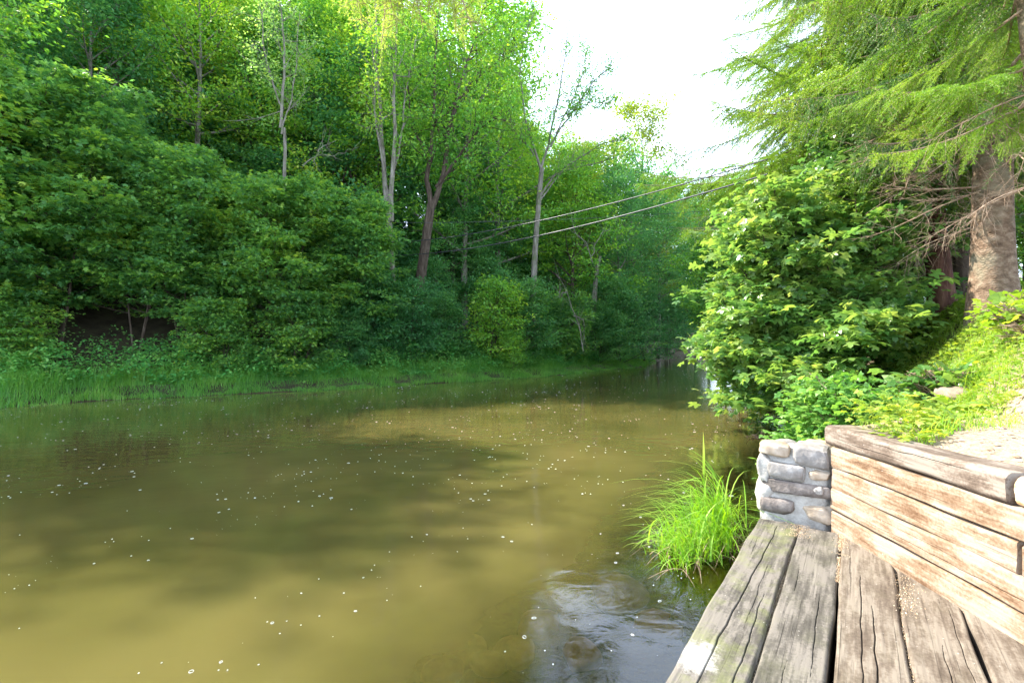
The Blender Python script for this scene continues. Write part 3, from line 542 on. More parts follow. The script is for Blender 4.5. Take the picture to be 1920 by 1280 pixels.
# undergrowth herbs on the left bank
mb = MB(); n_ = 80000; P, NN, U_ = along(LS, 3, 15.5, n_, r); d_ = .7 + 3.6 * r.random(n_); P2 = P + NN * d_[:, None]
top_ = .45 + .85 * sstep(d_, .6, 2.4) + .9 * lnoise(P2[:, 0], P2[:, 1], .8, 15) + .35 * lnoise(P2[:, 0], P2[:, 1], .3, 16); top_ = np.maximum(top_, .12)
zz = terrain(P2[:, 0], P2[:, 1]) + top_ * r.random(n_) ** .45
nr = np.c_[r.normal(size=(n_, 2)) * .5, np.ones(n_)]; dd = np.c_[r.normal(size=(n_, 2)), r.normal(size=n_) * .35 - .15]
leaves(mb, OVAL, np.c_[P2, zz], dd, nr, .06 + .09 * r.random(n_)); tag(mb.build('undergrowth', G['herb']), 'nettles and low herbs behind the grass on the left bank', 'undergrowth', kind='stuff')

# right bank ground cover
mb = MB(); n_ = 60000; X_ = 2.4 + 9 * r.random(n_) ** 1.15; Y_ = 2.9 + 8.6 * r.random(n_) ** 1.05; P2 = np.c_[X_, Y_]; dr = -sdist(P2, RS)
edge_ = 3.15 + .35 * lnoise(X_, Y_, .7, 18) + .75 * (X_ - 2.5) + .5 * lnoise(X_, Y_, .22, 19)
k_ = (dr > .1) & (Y_ > edge_) & ~((np.hypot(X_ - 8, Y_ - 8.5) < .6)) & (lnoise(X_, Y_, .25, 24) > -.38); P2 = P2[k_]; n_ = len(P2)
cl = lnoise(P2[:, 0], P2[:, 1], .5, 20); top_ = np.clip((.10 + .3 * (cl + .35)) * sstep(P2[:, 1] - .4 * P2[:, 0], 1.9, 3.2) + .02, .02, .5); zz = terrain(P2[:, 0], P2[:, 1]) + top_ * r.random(n_) ** .5
sz = (.025 + .045 * r.random(n_)) * (1 + .8 * (lnoise(P2[:, 0], P2[:, 1], .6, 22) > .1))
nr = np.c_[r.normal(size=(n_, 2)) * .5, np.ones(n_)]; dd = np.c_[r.normal(size=(n_, 2)), r.normal(size=n_) * .3]
leaves(mb, MAPLE7, np.c_[P2, zz], dd, nr, sz); tag(mb.build('ground_cover', G['cover']), 'sunlit low leafy plants covering the right bank', 'ground cover', kind='stuff')
mb = MB(); n_ = 36000; X_ = 2.45 + 7 * r.random(n_) ** 1.2; Y_ = 2.8 + 7 * r.random(n_) ** 1.2; P2 = np.c_[X_, Y_]; dr = -sdist(P2, RS)
k_ = (dr > .0) & (X_ > WX(Y_) + .2) & (Y_ > 3.05 + .75 * (X_ - 2.5) + .6 * lnoise(X_, Y_, .5, 23)); P2 = P2[k_]; n_ = len(P2); hh = (.08 + .16 * r.random(n_)) * (.6 + .9 * sstep(P2[:, 1], 3.9, 6)) * (1 + lnoise(P2[:, 0], P2[:, 1], .4, 28))
blades(mb, np.c_[P2, terrain(P2[:, 0], P2[:, 1]) - .01], hh, hh * (.3 + .9 * r.random(n_)), .003 + .004 * r.random(n_), r.random(n_) * 6.28, 1, 3)
tag(mb.build('bank_grass', G['tuft']), 'yellow green grass blades among the plants on the right bank', 'grass', kind='stuff')

# grass tuft in the water beside the pier
tuft = thing('grass_tuft', (1.45, 4.0, 0), 'bright arching grass tuft in the water left of the stone pier', 'grass tuft')
mb = MB(); n_ = 900; u_ = r.random(n_); v_ = r.random(n_)
bx_ = 1.3 + .66 * u_ + r.normal(size=n_) * .08; by_ = 4.06 + .6 * v_ + .42 * (u_ - .3) + r.normal(size=n_) * .05
hh = (.1 + .42 * r.random(n_) ** 1.3) * (.6 + .75 * u_); azb = np.arctan2(-.2, -.9) + r.normal(size=n_) * 1.3
blades(mb, np.c_[bx_ - 1.45, by_ - 4.0, np.full(n_, -.03) + .3 * u_ * r.random(n_)], hh * 1.15, hh * (.55 + 1.1 * r.random(n_)), .005 + .009 * r.random(n_), azb, 1.5, 7)
mb.build('grass_blades', G['tuft'], tuft)
mb = MB(); n2_ = 170; i_ = r.integers(0, n_, n2_); blades(mb, np.c_[bx_[i_] - 1.45, by_[i_] - 4.0, np.full(n2_, -.02)], hh[i_] * .7, hh[i_] * (.7 + 1.1 * r.random(n2_)), .004 + .006 * r.random(n2_), r.random(n2_) * 6.28, 1.8, 6); mb.build('dry_blades', B['twig'], tuft)
reed = thing('reed_stem', (1.6, 4.22, 0), 'single tall reed standing above the grass tuft', 'reed')
mb = MB(); rp = np.array([(0, 0, -.05), (-.01, 0, .35), (-.02, 0, .7), (-.02, 0, .93)]); tube(mb, rp, [.0045, .004, .003, .001], 5); mb.build('stem', G['tuft'], reed)
mb = MB(); blades(mb, np.array([(-.01, 0, .44), (-.015, 0, .58), (-.015, 0, .62), (-.02, 0, .68), (-.01, 0, .35), (-.01, 0, .3), (-.012, 0, .5)]), np.array([.17, .14, .1, .36, .1, .05, .2]), np.array([.30, .34, .26, .02, .25, .3, .02]), np.array([.02, .02, .018, .02, .02, .018, .026]), np.array([3.3, 3.0, 3.4, 1.5, 3.5, 2.9, 0]), 1.5, 8); mb.build('leaf_blades', G['tuft'], reed)

# ------------------------------------------------------------ broadleaf trees
def limb_path(p0, d, ln, up, r, n=7, wob=.05):
    s = np.linspace(0, 1, n); side = nrm(np.cross(d, (0, 0, 1.))); P = p0 + np.outer(s * ln, d); P[:, 2] += up * ln * s ** 2
    P += np.outer(np.sin(s * 5 + r.random() * 6) * wob * ln * s, side); return P

def clump(mb, tpl, path, n, sxy, sz, size, r, mi=0, tilt=.5, droop=-.15):
    """n leaves in a flattened spray round a twig"""
    if n < 1: return
    t = r.random(n) ** .7 * (len(path) - 1); i = np.minimum(t.astype(int), len(path) - 2); f = (t - i)[:, None]; c = path[i] * (1 - f) + path[i + 1] * f
    off = r.normal(size=(n, 3)) * np.array((sxy, sxy, sz)); P = c + off
    d = off * np.array((1, 1, .2)) + r.normal(size=(n, 3)) * sxy * .8; d[:, 2] += droop * sxy
    nr = np.c_[r.normal(size=(n, 2)) * tilt, np.ones(n)]
    leaves(mb, tpl, P, d, nr, size * (.6 + .8 * r.random(n)), mi)

def broadleaf(seed, Ht, cb, Rc, nl, nleaf, tpl, size, rad, stems=1, sub=7, flat=.5, top=.55, spray=.32, lean=(0, 0), tilt=.5, bare=.25):
    """returns (trunk MB, crown MB)"""
    r = np.random.default_rng(seed); tb, cb_ = MB(), MB(); per = nleaf / (nl * stems * (sub + 1))
    for s_ in range(stems):
        a0 = r.random() * 6.28 + s_ * 6.28 / stems; sp = 0 if stems == 1 else Rc * .35
        n = 12; s = np.linspace(0, 1, n); T = np.zeros((n, 3)); T[:, 2] = s * Ht * (.95 if stems == 1 else .72 + .23 * r.random()); k = .012 * Ht
        T[:, 0] = lean[0] * s + math.cos(a0) * sp * s ** .8 + np.sin(s * 4 + a0) * k * s; T[:, 1] = lean[1] * s + math.sin(a0) * sp * s ** .8 + np.cos(s * 5 + a0) * k * s
        if stems > 1: T[:, 0] += math.cos(a0) * rad; T[:, 1] += math.sin(a0) * rad
        rr = rad * (1 - s * .93) ** .85 * (1 + .35 * np.exp(-s * 22)) / (stems ** .5); T[0, 2] -= .4; tube(tb, T, rr, 9)
        for i in range(nl):
            tt = cb + (1 - cb) * ((i + r.random() * .9) / nl) ** .95; tp = (tt - cb) / (1 - cb); j = min(int(tt * (n - 1)), n - 2); f = tt * (n - 1) - j; p0 = T[j] * (1 - f) + T[j + 1] * f
            a = i * 2.4 + r.random() * .9 + s_; prof = math.sqrt(max(0, 1 - ((tp - top * .55) / (1.08 - top * .3 if tp > top * .55 else .95)) ** 2)); ln = Rc * max(.22, prof) * (.75 + .45 * r.random()) * (1 if stems == 1 else .8)
            el = R(8 + 50 * tp + 14 * r.random()); d = np.array((math.cos(a) * math.cos(el), math.sin(a) * math.cos(el), math.sin(el)))
            lp = limb_path(p0, d, ln, .18 * (1 - tp), r); r0 = max(.012, min(rad * .42, rr[j] * .6) * (ln / Rc) ** .5); tube(tb, lp, np.linspace(r0, .008, len(lp)), 5)
            clump(cb_, tpl, lp[2:], int(per), spray * .9, spray * flat * .6, size, r, tilt=tilt)
            for q in range(sub):
                u = bare + (1 - bare) * (q + r.random()) / sub; jj = min(int(u * 6), 5); b0 = lp[jj] + (lp[jj + 1] - lp[jj]) * (u * 6 - jj)
                aa = a + (1 if q % 2 else -1) * (.5 + .7 * r.random()); e2 = el * .4 + R(r.normal() * 16); d2 = np.array((math.cos(aa) * math.cos(e2), math.sin(aa) * math.cos(e2), math.sin(e2)))
                l2 = (.30 * ln * (1.25 - u) + .35 * spray * 2) * (.7 + .6 * r.random()); sp2 = limb_path(b0, d2, l2, .08, r, 4); tube(tb, sp2, np.linspace(r0 * .35 * (1.2 - u) + .006, .004, 4), 4)
                clump(cb_, tpl, sp2[1:], int(per * (.6 + .8 * r.random())), spray * (.7 + .5 * r.random()), spray * flat * .5, size, r, tilt=tilt)
    return tb, cb_

def proto(kind, *a, **k):
    t_, c_ = broadleaf(*a, **k); return t_.mesh('trunk', B[kind[1]], True), c_.mesh('crown', G[kind[0]])
PR = {
 # tall wood trees, 18-20 m, long clean trunks
 'tall1': proto(('wood', 'grey'), 101, 19, .38, 4.4, 26, 18000, SIMPLE, .22, .24, spray=.55),
 'tall2': proto(('wood', 'brown'), 102, 18, .3, 4.0, 28, 18000, SIMPLE, .18, .22, spray=.5),
 'tall3': proto(('dark', 'grey'), 103, 17, .25, 4.2, 28, 19000, OVAL, .19, .2, spray=.55),
 'tall4': proto(('pale', 'pale'), 104, 17, .3, 3.6, 24, 17000, SIMPLE, .17, .16, spray=.5, lean=(.6, 0)),
 'airy': proto(('wood', 'grey'), 151, 17, .2, 3.8, 24, 15000, SIMPLE, .18, .17, spray=.5),
 'high1': proto(('wood', 'grey'), 141, 22, .6, 4.2, 24, 17000, SIMPLE, .2, .34, spray=.5),
 'high2': proto(('wood', 'brown'), 142, 20, .56, 3.8, 22, 15000, SIMPLE, .19, .27, spray=.5, lean=(.8, 0)),
 'thin': proto(('pale', 'pale'), 105, 15, .35, 2.6, 22, 9000, SIMPLE, .15, .11, spray=.42),
 'multi': proto(('wood', 'pale'), 106, 19, .42, 3.6, 16, 15000, SIMPLE, .18, .17, stems=3, spray=.5),
 'gold': proto(('gold', 'grey'), 107, 16, .2, 3.2, 24, 16000, SIMPLE, .18, .2, spray=.5),
 # round headed medium
 'mid1': proto(('wood', 'brown'), 111, 10, .14, 3.6, 22, 20000, OVAL, .15, .14, spray=.42, flat=.4),
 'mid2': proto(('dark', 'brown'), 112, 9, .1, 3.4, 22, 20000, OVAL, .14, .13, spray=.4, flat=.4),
 'mid3': proto(('pale', 'brown'), 113, 8, .1, 2.6, 20, 13000, OVAL, .13, .1, spray=.36, flat=.4),
 # bank maples, leafy to the ground, layered
 'maple1': proto(('maple', 'brown'), 121, 10.2, .2, 3.9, 17, 34000, MAPLE7, .17, .09, stems=3, spray=.34, flat=.28, tilt=.32, top=.3),
 'maple2': proto(('maple', 'brown'), 122, 8.2, .2, 3.4, 16, 28000, MAPLE7, .16, .08, stems=3, spray=.32, flat=.28, tilt=.32, top=.3),
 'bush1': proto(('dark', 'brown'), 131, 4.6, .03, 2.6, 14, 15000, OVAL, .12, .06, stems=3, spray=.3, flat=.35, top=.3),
 'bush2': proto(('maple', 'brown'), 132, 3.6, .03, 2.1, 12, 10000, MAPLE7, .13, .05, stems=3, spray=.28, flat=.3, top=.3, tilt=.35),
 'bush3': proto(('wood', 'brown'), 133, 3.4, .03, 1.5, 12, 7000, OVAL, .11, .05, stems=3, spray=.24, flat=.5, top=.4),
}
def plant(kind, x, y, label, cat='tree', sc=1., rz=None, name='broadleaf_tree', group=None, dz=0, sz=None, r=RNG):
    rz = r.random() * 6.28 if rz is None else rz
    o = thing(name, (x, y, gz(x, y) + dz), label, cat, group, rz, (sc, sc, sc if sz is None else sz)); t_, c_ = PR[kind]; link('trunk', t_, o); link('crown', c_, o); return o
def pp(px, Y): return (px - 960) / 960 * Y, Y

# --- bank maples, nearest row
for (px, Y, kd, sc, rz, lab) in [
    (-60, 17.8, 'maple1', 1.12, .3, 'large layered maple on the left bank, cut by the left photo edge'),
    (105, 19.2, 'maple1', 1.05, 2.2, 'young maple with three thin bare stems near the left photo edge'),
    (255, 20.6, 'maple2', .98, 1.2, 'dark leaved maple on the left bank right of the three bare stems'),
    (352, 21.0, 'maple1', .84, 4.0, 'pointed bright topped maple on the bank below the straight grey trunk'),
    (520, 22.0, 'maple1', .86, 5.2, 'broad maple on the left bank with pale blue green lower branches'),
    (635, 23.6, 'maple2', .92, .7, 'rounded maple ending the row of bank maples on the right')]:
    x, y = pp(px, Y); plant(kd, x, y, lab, 'maple', sc, rz, 'maple_tree', 'young maples along the left bank')
for (px, Y, kd, sc, lab) in [
    (20, 16.2, 'bush2', .8, 'low maple bush at the left edge above the grass'), (410, 18.6, 'bush2', .75, 'small maple bush in front of the pointed maple'),
    (560, 19.8, 'bush2', .9, 'pale blue green bush overhanging the herbs below the broad maple'), (705, 22.8, 'bush1', .95, 'dark bush below the rounded maple, dark hollow beneath it'),
    (770, 23.8, 'bush1', .9, 'glossy leaved bush on the bank below the dark forked trunk'), (845, 25.5, 'bush1', .8, 'blue green bush between glossy bush and the upright pale shrub'),
    (915, 26.2, 'bush3', 1.35, 'upright pale green shrub with raised tips on the middle of the bank'), (985, 28.6, 'bush1', 1.05, 'dark layered bush right of the upright pale shrub'),
    (1055, 31, 'bush2', 1.15, 'dark maple bush drooping over herbs near the bank point'), (1120, 34, 'bush1', .9, 'low bush behind the grassy bank point'),
    (960, 25.3, 'bush3', .6, 'small feathery shrub at the front of the middle bank'), (640, 20.8, 'bush1', .55, 'small dark shrub at the edge of the bank herbs'),
    (112, 21.8, 'bush1', .95, 'dark bush in the shade behind the three bare stems'), (190, 22.4, 'bush2', 1.1, 'shaded maple bush right behind the three bare stems'), (45, 20.6, 'bush1', .8, 'dark bush in the shade near the left photo edge'), (1165, 38, 'bush1', 1.3, 'willow like bush at the far end of the left bank'), (1255, 71, 'bush1', 1.7, 'low dark bush at the vanishing point of the river'), (1283, 90, 'bush1', 1.9, 'last low bush at the river end'), (1212, 46.5, 'bush1', 1.4, 'dark bush hanging over the water where the river narrows')]:
    x, y = pp(px, Y * (1.075 if px < 1130 else 1)); plant(kd, x, y, lab, 'bush', sc, None, 'bush', 'bushes along the left bank')

# --- trees one can tell apart on the left slope
special = [
 ('high1', 190, 25.5, 1.15, 'tall tree with thick rough dark trunk in the upper left'), ('high1', 152, 30, 1.1, 'tall tree with grey trunk just left of the thick rough trunk'),
 ('high2', 306, 28, 1.0, 'tall tree with slim curving trunk and dead side branches'), ('high1', 385, 27, 1.08, 'tall tree with straight grey trunk left of the pale thin pair'),
 ('thin', 566, 25.5, 1.0, 'slender pale tree just right of the yellow leaved stem'),
 
 ('high2', 605, 31, .95, 'tree with reddish trunk between the pale thin stems and the pale group'), ('mid1', 690, 27.5, .62, 'mid green tree filling the slope below the pale stems'),
 ('airy', 870, 35, .94, 'full crowned tree with leaves glowing yellow against the sky'), ('airy', 935, 38, .88, 'tall tree at the edge of the sky behind the sparse forked tree'),
 ('mid1', 860, 29, .8, 'round crowned tree in front of the dark forked trunk'), ('mid2', 905, 31, 1.0, 'dark round tree below the full glowing crown'),
 ('mid1', 960, 35, 1.15, 'bushy tree behind the sparse forked trunk'), ('mid3', 1035, 34.5, .85, 'pale drooping tree with bare grey twigs near the bank point'),
 ('mid3', 1120, 39, .9, 'pale green tree topping the short grey trunk'), ('mid2', 1160, 44, 1.2, 'dark rounded tree above the end of the left bank'),
 ('mid1', 1075, 41, 1.25, 'leafy tree right of the sparse forked tree'), ('gold', 1210, 62, .98, 'isolated yellow green tree standing against the sky'),
 ('mid1', 1235, 56, 1.2, 'green tree in front of the isolated yellow green one'), ('gold', 1130, 55, .74, 'sunlit yellow tree behind the sparse forked tree crown'),
 ('gold', 1085, 50, .84, 'yellow lit tree at the foot of the sky gap'), ('mid2', 1250, 73, 1.3, 'dark tree over the vanishing river'),
 ('mid1', 1285, 94, 1.3, 'distant tree at the river end near the right bank leaves'), ('gold', 1305, 95, .8, 'pale sunlit distant tree beyond the river end'),
 ('gold', 1250, 90, .85, 'hazy yellow distant tree left of the river end'), ('mid1', 1185, 52, 1.35, 'tree with thin trunk just left of the isolated yellow green one'),
 ('mid3', 1000, 32, .8, 'pale tree at the foot of the sparse forked tree'), ('gold', 1330, 110, .9, 'farthest pale treetop low in the sky gap'),
]
HT = {'airy': 17, 'high1': 22, 'high2': 20, 'gold': 16, 'mid1': 10, 'mid2': 9, 'mid3': 8, 'tall1': 19, 'tall2': 18, 'tall3': 17}
TOPS = {(870, 35): -50, (935, 38): -10, (1210, 62): 215, (1235, 56): 355, (1265, 66): 360, (1250, 73): 372, (1285, 94): 372, (1305, 95): 388, (1250, 90): 350, (1185, 52): 325, (1130, 55): 300, (1085, 50): 285, (1160, 44): 345, (1075, 41): 330, (1330, 110): 385}
for kd, px, Y, sc, lab in special:
    x, y = pp(px, Y)
    if (px, Y) in TOPS:
        need = H + (645 - TOPS[px, Y]) / 960 * Y - gz(x, y)
        if need > 15 and kd[0] == 'm': kd = 'tall3'
        sc = need / HT[kd]; nm = 'broadleaf_tree'; plant(kd, x, y, lab, 'tree', sc, None, nm)
# --- the wood behind: many trunks and crowns nobody could tell apart
TONE = {'tall1': 'mid green', 'tall2': 'green', 'tall3': 'dark', 'tall4': 'pale', 'mid1': 'low bushy', 'mid2': 'low dark'}
MARKS = [(-20, 'the maple at the left photo edge'), (105, 'the maple with three bare stems'), (190, 'the thick rough dark trunk'), (306, 'the slim curving trunk'), (385, 'the straight grey trunk'), (460, 'the broad bank maple'), (527, 'the yellow leaved pale stem'), (605, 'the reddish trunk'), (680, 'the rounded bank maple'), (732, 'the group of straight pale stems'), (805, 'the dark forked trunk'), (870, 'the crown glowing yellow'), (940, 'the upright pale shrub'), (1010, 'the sparse forked tree'), (1075, 'the bank point'), (1120, 'the short grey trunk'), (1210, 'the isolated yellow green tree'), (1290, 'the river end')]
def near_mark(px): return min(MARKS, key=lambda m_: abs(m_[0] - px))[1]
r = np.random.default_rng(77); placed = []
def spaced(x, y, dmin):
    if all((x - a) ** 2 + (y - b_) ** 2 > dmin ** 2 for a, b_ in placed): placed.append((x, y)); return True
    return False
for k in range(2600):
    P, NN, _ = along(LS, 3.2, 18, 1, r); d_ = 6 + 26 * r.random(); x, y = (P + NN * d_)[0]
    if y < 14 or y > 125: continue
    px = 960 + 960 * x / y
    if px < -25 or px > 1380 or d_ < np.interp(px, [0, 100, 620, 700], [13, 14, 13, 9]): continue
    # keep the sky gap open and the sun's corridor to the near water free
    zt = 645 - 960 * (gz(x, y) + 17 - H) / y
    lim = np.interp(px, [0, 860, 1010, 1080, 1180, 1290, 1400], [-70, -70, 40, 290, 330, 370, 390])
    if any(abs(px - p_) < w_ and y < Y_ + 1 for p_, Y_, w_ in ((190, 25.5, 85), (306, 28, 45), (385, 27, 70), (527, 23.5, 45), (732, 27, 60), (805, 29, 40), (1003, 33, 60))): continue
    if not spaced(x, y, 2.6 + .03 * y): continue
    kinds = ['tall1', 'tall2', 'tall3', 'tall4', 'tall3', 'tall2']; kd = kinds[int(r.random() * 6)]; sc = .85 + .3 * r.random()
    if d_ < 11 and px > 640: kd = ['mid1', 'mid2', 'tall3'][int(r.random() * 3)]
    hgt = {'tall1': 19, 'tall2': 18, 'tall3': 17, 'tall4': 17, 'mid1': 10, 'mid2': 9}[kd]
    need = H + (645 - lim) / 960 * y - gz(x, y)       # highest top allowed
    if d_ > 24 and y < 50: sc *= 1.1
    if hgt * sc > need:
        if need > 6.5 and need < 14: kd = 'mid1'; sc = min(1.3, need / 10)
        elif need >= 14: sc = need / hgt
        else: continue
    plant(kd, x, y, f'{TONE[kd]} woodland tree {"high up the slope" if d_ > 20 else "on the slope"} behind {near_mark(px)}', 'tree', sc, None, 'woodland_tree', 'trees of the hillside wood', r=r)
r = np.random.default_rng(79)
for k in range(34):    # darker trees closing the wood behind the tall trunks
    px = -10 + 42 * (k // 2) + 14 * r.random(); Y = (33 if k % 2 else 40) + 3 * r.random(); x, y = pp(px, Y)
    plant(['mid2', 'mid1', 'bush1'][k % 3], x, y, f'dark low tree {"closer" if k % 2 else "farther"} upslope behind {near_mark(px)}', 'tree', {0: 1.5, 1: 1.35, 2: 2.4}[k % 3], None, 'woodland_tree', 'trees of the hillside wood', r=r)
r = np.random.default_rng(78); placed = []
for k in range(500):
    P, NN, _ = along(LS, 3.2, 17, 1, r); d_ = 4.5 + 17 * r.random(); x, y = (P + NN * d_)[0]; px = 960 + 960 * x / y
    if px < -120 or px > 1330 or y > 90 or (d_ < 7 and px < 1150) or not spaced(x, y, 2.3 + .02 * y): continue
    plant(['bush1', 'bush2', 'bush1', 'mid2' if px > 750 else 'bush2'][int(r.random() * 4)], x, y, f'{"low" if d_ < 10 else "shaded"} understorey shrub on the slope behind {near_mark(px)}', 'shrub', .8 + .5 * r.random(), None, 'understorey_shrub', 'shrubs under the hillside trees', r=r)
# out of frame on the left: the trees whose shade falls on the river
for k, (x, y, kd, sc, ex) in enumerate([(-21.2, 16.9, 'tall1', 1.0, 'nearest the river'), (-25.8, 19.0, 'tall3', 1.0, 'dark and higher up'), (-32.5, 22.5, 'tall2', 1.1, 'highest of them'), (-31, 15.2, 'tall4', 1.0, 'pale and lowest down')]):
    plant(kd, x, y, 'woodland tree beyond the left edge of the photo, ' + ex, 'tree', sc, k * 1.3, 'woodland_tree', 'trees beyond the left photo edge')

# --- sparse forked tree against the sky
def sparse_tree():
    Y = 33; bx, by = pp(1003, Y); bz = gz(bx, by); o = thing('broadleaf_tree', (bx, by, bz), 'sparse forked tree with thin upright limbs against the white sky', 'tree'); r = np.random.default_rng(9); tb, cb_ = MB(), MB(); base = np.array((bx, by, bz))
    def path(pts, dy): return np.array([at(px, py, Y + dy * i / (len(pts) - 1)) for i, (px, py) in enumerate(pts)]) - base
    def fine(P, n=14): s = np.linspace(0, len(P) - 1, n); return np.stack([np.interp(s, np.arange(len(P)), P[:, k]) for k in range(3)], -1)
    T = path([(1000, 560), (1003, 470), (1010, 380), (1016, 315)], 0); T = np.concatenate(([[0, 0, -.4]], T)); tube(tb, fine(T), np.linspace(.22, .15, 14), 9)
    limbs = [([(1016, 318), (1000, 270), (985, 220), (976, 140), (985, 70), (1005, 25)], 0, .13), ([(1016, 318), (1030, 260), (1042, 200), (1055, 120), (1062, 50)], 1.5, .13),
             ([(1030, 275), (1060, 225), (1095, 175), (1125, 140), (1155, 118)], -1.5, .10), ([(1012, 372), (1040, 330), (1085, 300), (1130, 275), (1180, 262)], -1, .11),
             ([(1010, 380), (1055, 325), (1095, 312), (1140, 300), (1185, 290)], 2, .08), ([(1042, 250), (1075, 190), (1100, 130), (1108, 75)], 2, .07), ([(1000, 290), (965, 240), (950, 180)], -2, .07), ([(1045, 220), (1070, 215), (1110, 195), (1150, 200)], -2, .05)]
    for pts, dy, rd in limbs:
        P = fine(path(pts, dy), 16); P += np.cumsum(r.normal(size=P.shape) * .035, 0); tube(tb, P, np.linspace(rd * .75, .015, 16), 6)
        for q in range(24):
            u = .2 + .8 * (q + r.random()) / 24; j = min(int(u * 15), 14); b0 = P[j]; d = nrm(P[min(j + 1, 15)] - P[max(j - 1, 0)]) + r.normal(size=3) * .55; d[2] += .25; d = nrm(d)
            l2 = .5 + 1.3 * r.random() * (1.2 - u); sp = limb_path(b0, d, l2, .1, r, 5, .1); tube(tb, sp, np.linspace(.022, .006, 5), 4)
            for w_ in range(3):
                b1 = sp[1 + w_]; d3 = nrm(d + r.normal(size=3) * .7); s3 = limb_path(b1, d3, .35 + .4 * r.random(), .1, r, 3); tube(tb, s3, np.linspace(.01, .004, 3), 3)
                if r.random() < .75: clump(cb_, SIMPLE, s3, int(10 + 26 * r.random()), .2, .15, .14, r, tilt=1)
    tb.build('trunk', B['grey'], o, True); cb_.build('crown', G['wood'], o)
sparse_tree()
def path_tree(label, Y, seed, trunk, limbs, leaf, bark, r0, sub=16, leafy=.8, n_leaf=26, size=.15, spread=.3, long=1.5):
    bx, by = pp(trunk[0][0], Y); bz = min(gz(bx, by), at(*trunk[0], Y)[2]); o = thing('broadleaf_tree', (bx, by, bz), label, 'tree'); r = np.random.default_rng(seed); tb, cb_ = MB(), MB(); base = np.array((bx, by, bz))
    def fine(P, n=16): s = np.linspace(0, len(P) - 1, n); return np.stack([np.interp(s, np.arange(len(P)), P[:, k]) for k in range(3)], -1)
    T = np.concatenate(([[0, 0, -.4]], np.array([at(px, py, Y) for px, py in trunk]) - base)); T = fine(T); T[3:] += np.cumsum(r.normal(size=(13, 3)) * .015, 0); tube(tb, T, np.linspace(r0 * 1.15, r0 * .75, 16), 9)
    for pts, dy, rd, lo in limbs:
        P = fine(np.array([at(px, py, Y + dy * i / (len(pts) - 1)) for i, (px, py) in enumerate(pts)]) - base, 20); P += np.cumsum(r.normal(size=P.shape) * .03, 0); tube(tb, P, np.linspace(rd, .015, 20), 7)
        for q in range(sub):
            u = lo + (1 - lo) * (q + r.random()) / sub; j = min(int(u * 19), 18); d = nrm(P[j + 1] - P[max(j - 1, 0)]) * .6 + r.normal(size=3) * .75; d[2] += .1; d = nrm(d); l2 = long * (.5 + r.random()) * (1.25 - .6 * u)
            sp = limb_path(P[j], d, l2, .05, r, 6, .08); tube(tb, sp, np.linspace(rd * .3, .006, 6), 4)
            for w_ in range(4):
                s3 = limb_path(sp[1 + w_], nrm(d + r.normal(size=3) * .8), .5 + .6 * r.random(), 0, r, 3); tube(tb, s3, np.linspace(.01, .004, 3), 3)
                if r.random() < leafy: clump(cb_, OVAL if size > .15 else SIMPLE, s3, int(n_leaf * (.4 + 1.2 * r.random())), spread, spread * .5, size, r, tilt=.7)
    tb.build('trunk', B[bark], o, True); cb_.build('crown', G[leaf], o)
path_tree('tree of several straight pale stems rising left of centre', 26.5, 61, [(737, 590), (734, 500), (731, 425)],
    [([(731, 430), (722, 330), (712, 220), (703, 110), (700, 10), (697, -90)], .5, .15, .45), ([(732, 415), (736, 320), (738, 200), (741, 90), (746, -60)], -.6, .15, .4), ([(728, 370), (714, 300), (704, 210), (700, 120), (690, 20)], -1, .08, .4), ([(736, 330), (752, 240), (765, 150), (780, 60)], 1, .07, .3)], 'wood', 'grey', .17)
path_tree('tree with dark trunk forking into tall stems right of the pale stem group', 28.5, 62, [(783, 575), (792, 500), (802, 430), (809, 385)],
    [([(809, 390), (800, 340), (807, 280), (815, 200), (820, 110), (828, -40)], -.5, .17, .25), ([(809, 392), (828, 335), (838, 250), (850, 170), (878, 90), (905, -10)], .8, .17, .2), ([(818, 350), (860, 290), (905, 240), (945, 215)], -2, .1, .2), ([(845, 200), (890, 150), (935, 110), (975, 80)], 1, .09, .15), ([(806, 300), (775, 240), (770, 150), (775, 60)], 1.5, .09, .25)], 'wood', 'brown', .3, 20, .85, 30, .16, .34, 1.9)
path_tree('slender pale stemmed tree with yellow leaves on its stem', 23.5, 63, [(531, 420), (529, 330), (527, 240)],
    [([(527, 240), (529, 170), (531, 90), (522, 10), (515, -60)], .3, .075, .1), ([(529, 250), (548, 190), (556, 110), (560, 20)], 1, .045, .2), ([(528, 200), (505, 130), (495, 50), (490, -20)], -1, .045, .2)], 'pale', 'grey', .09, 14, .7, 18, .13, .22, 1.2)
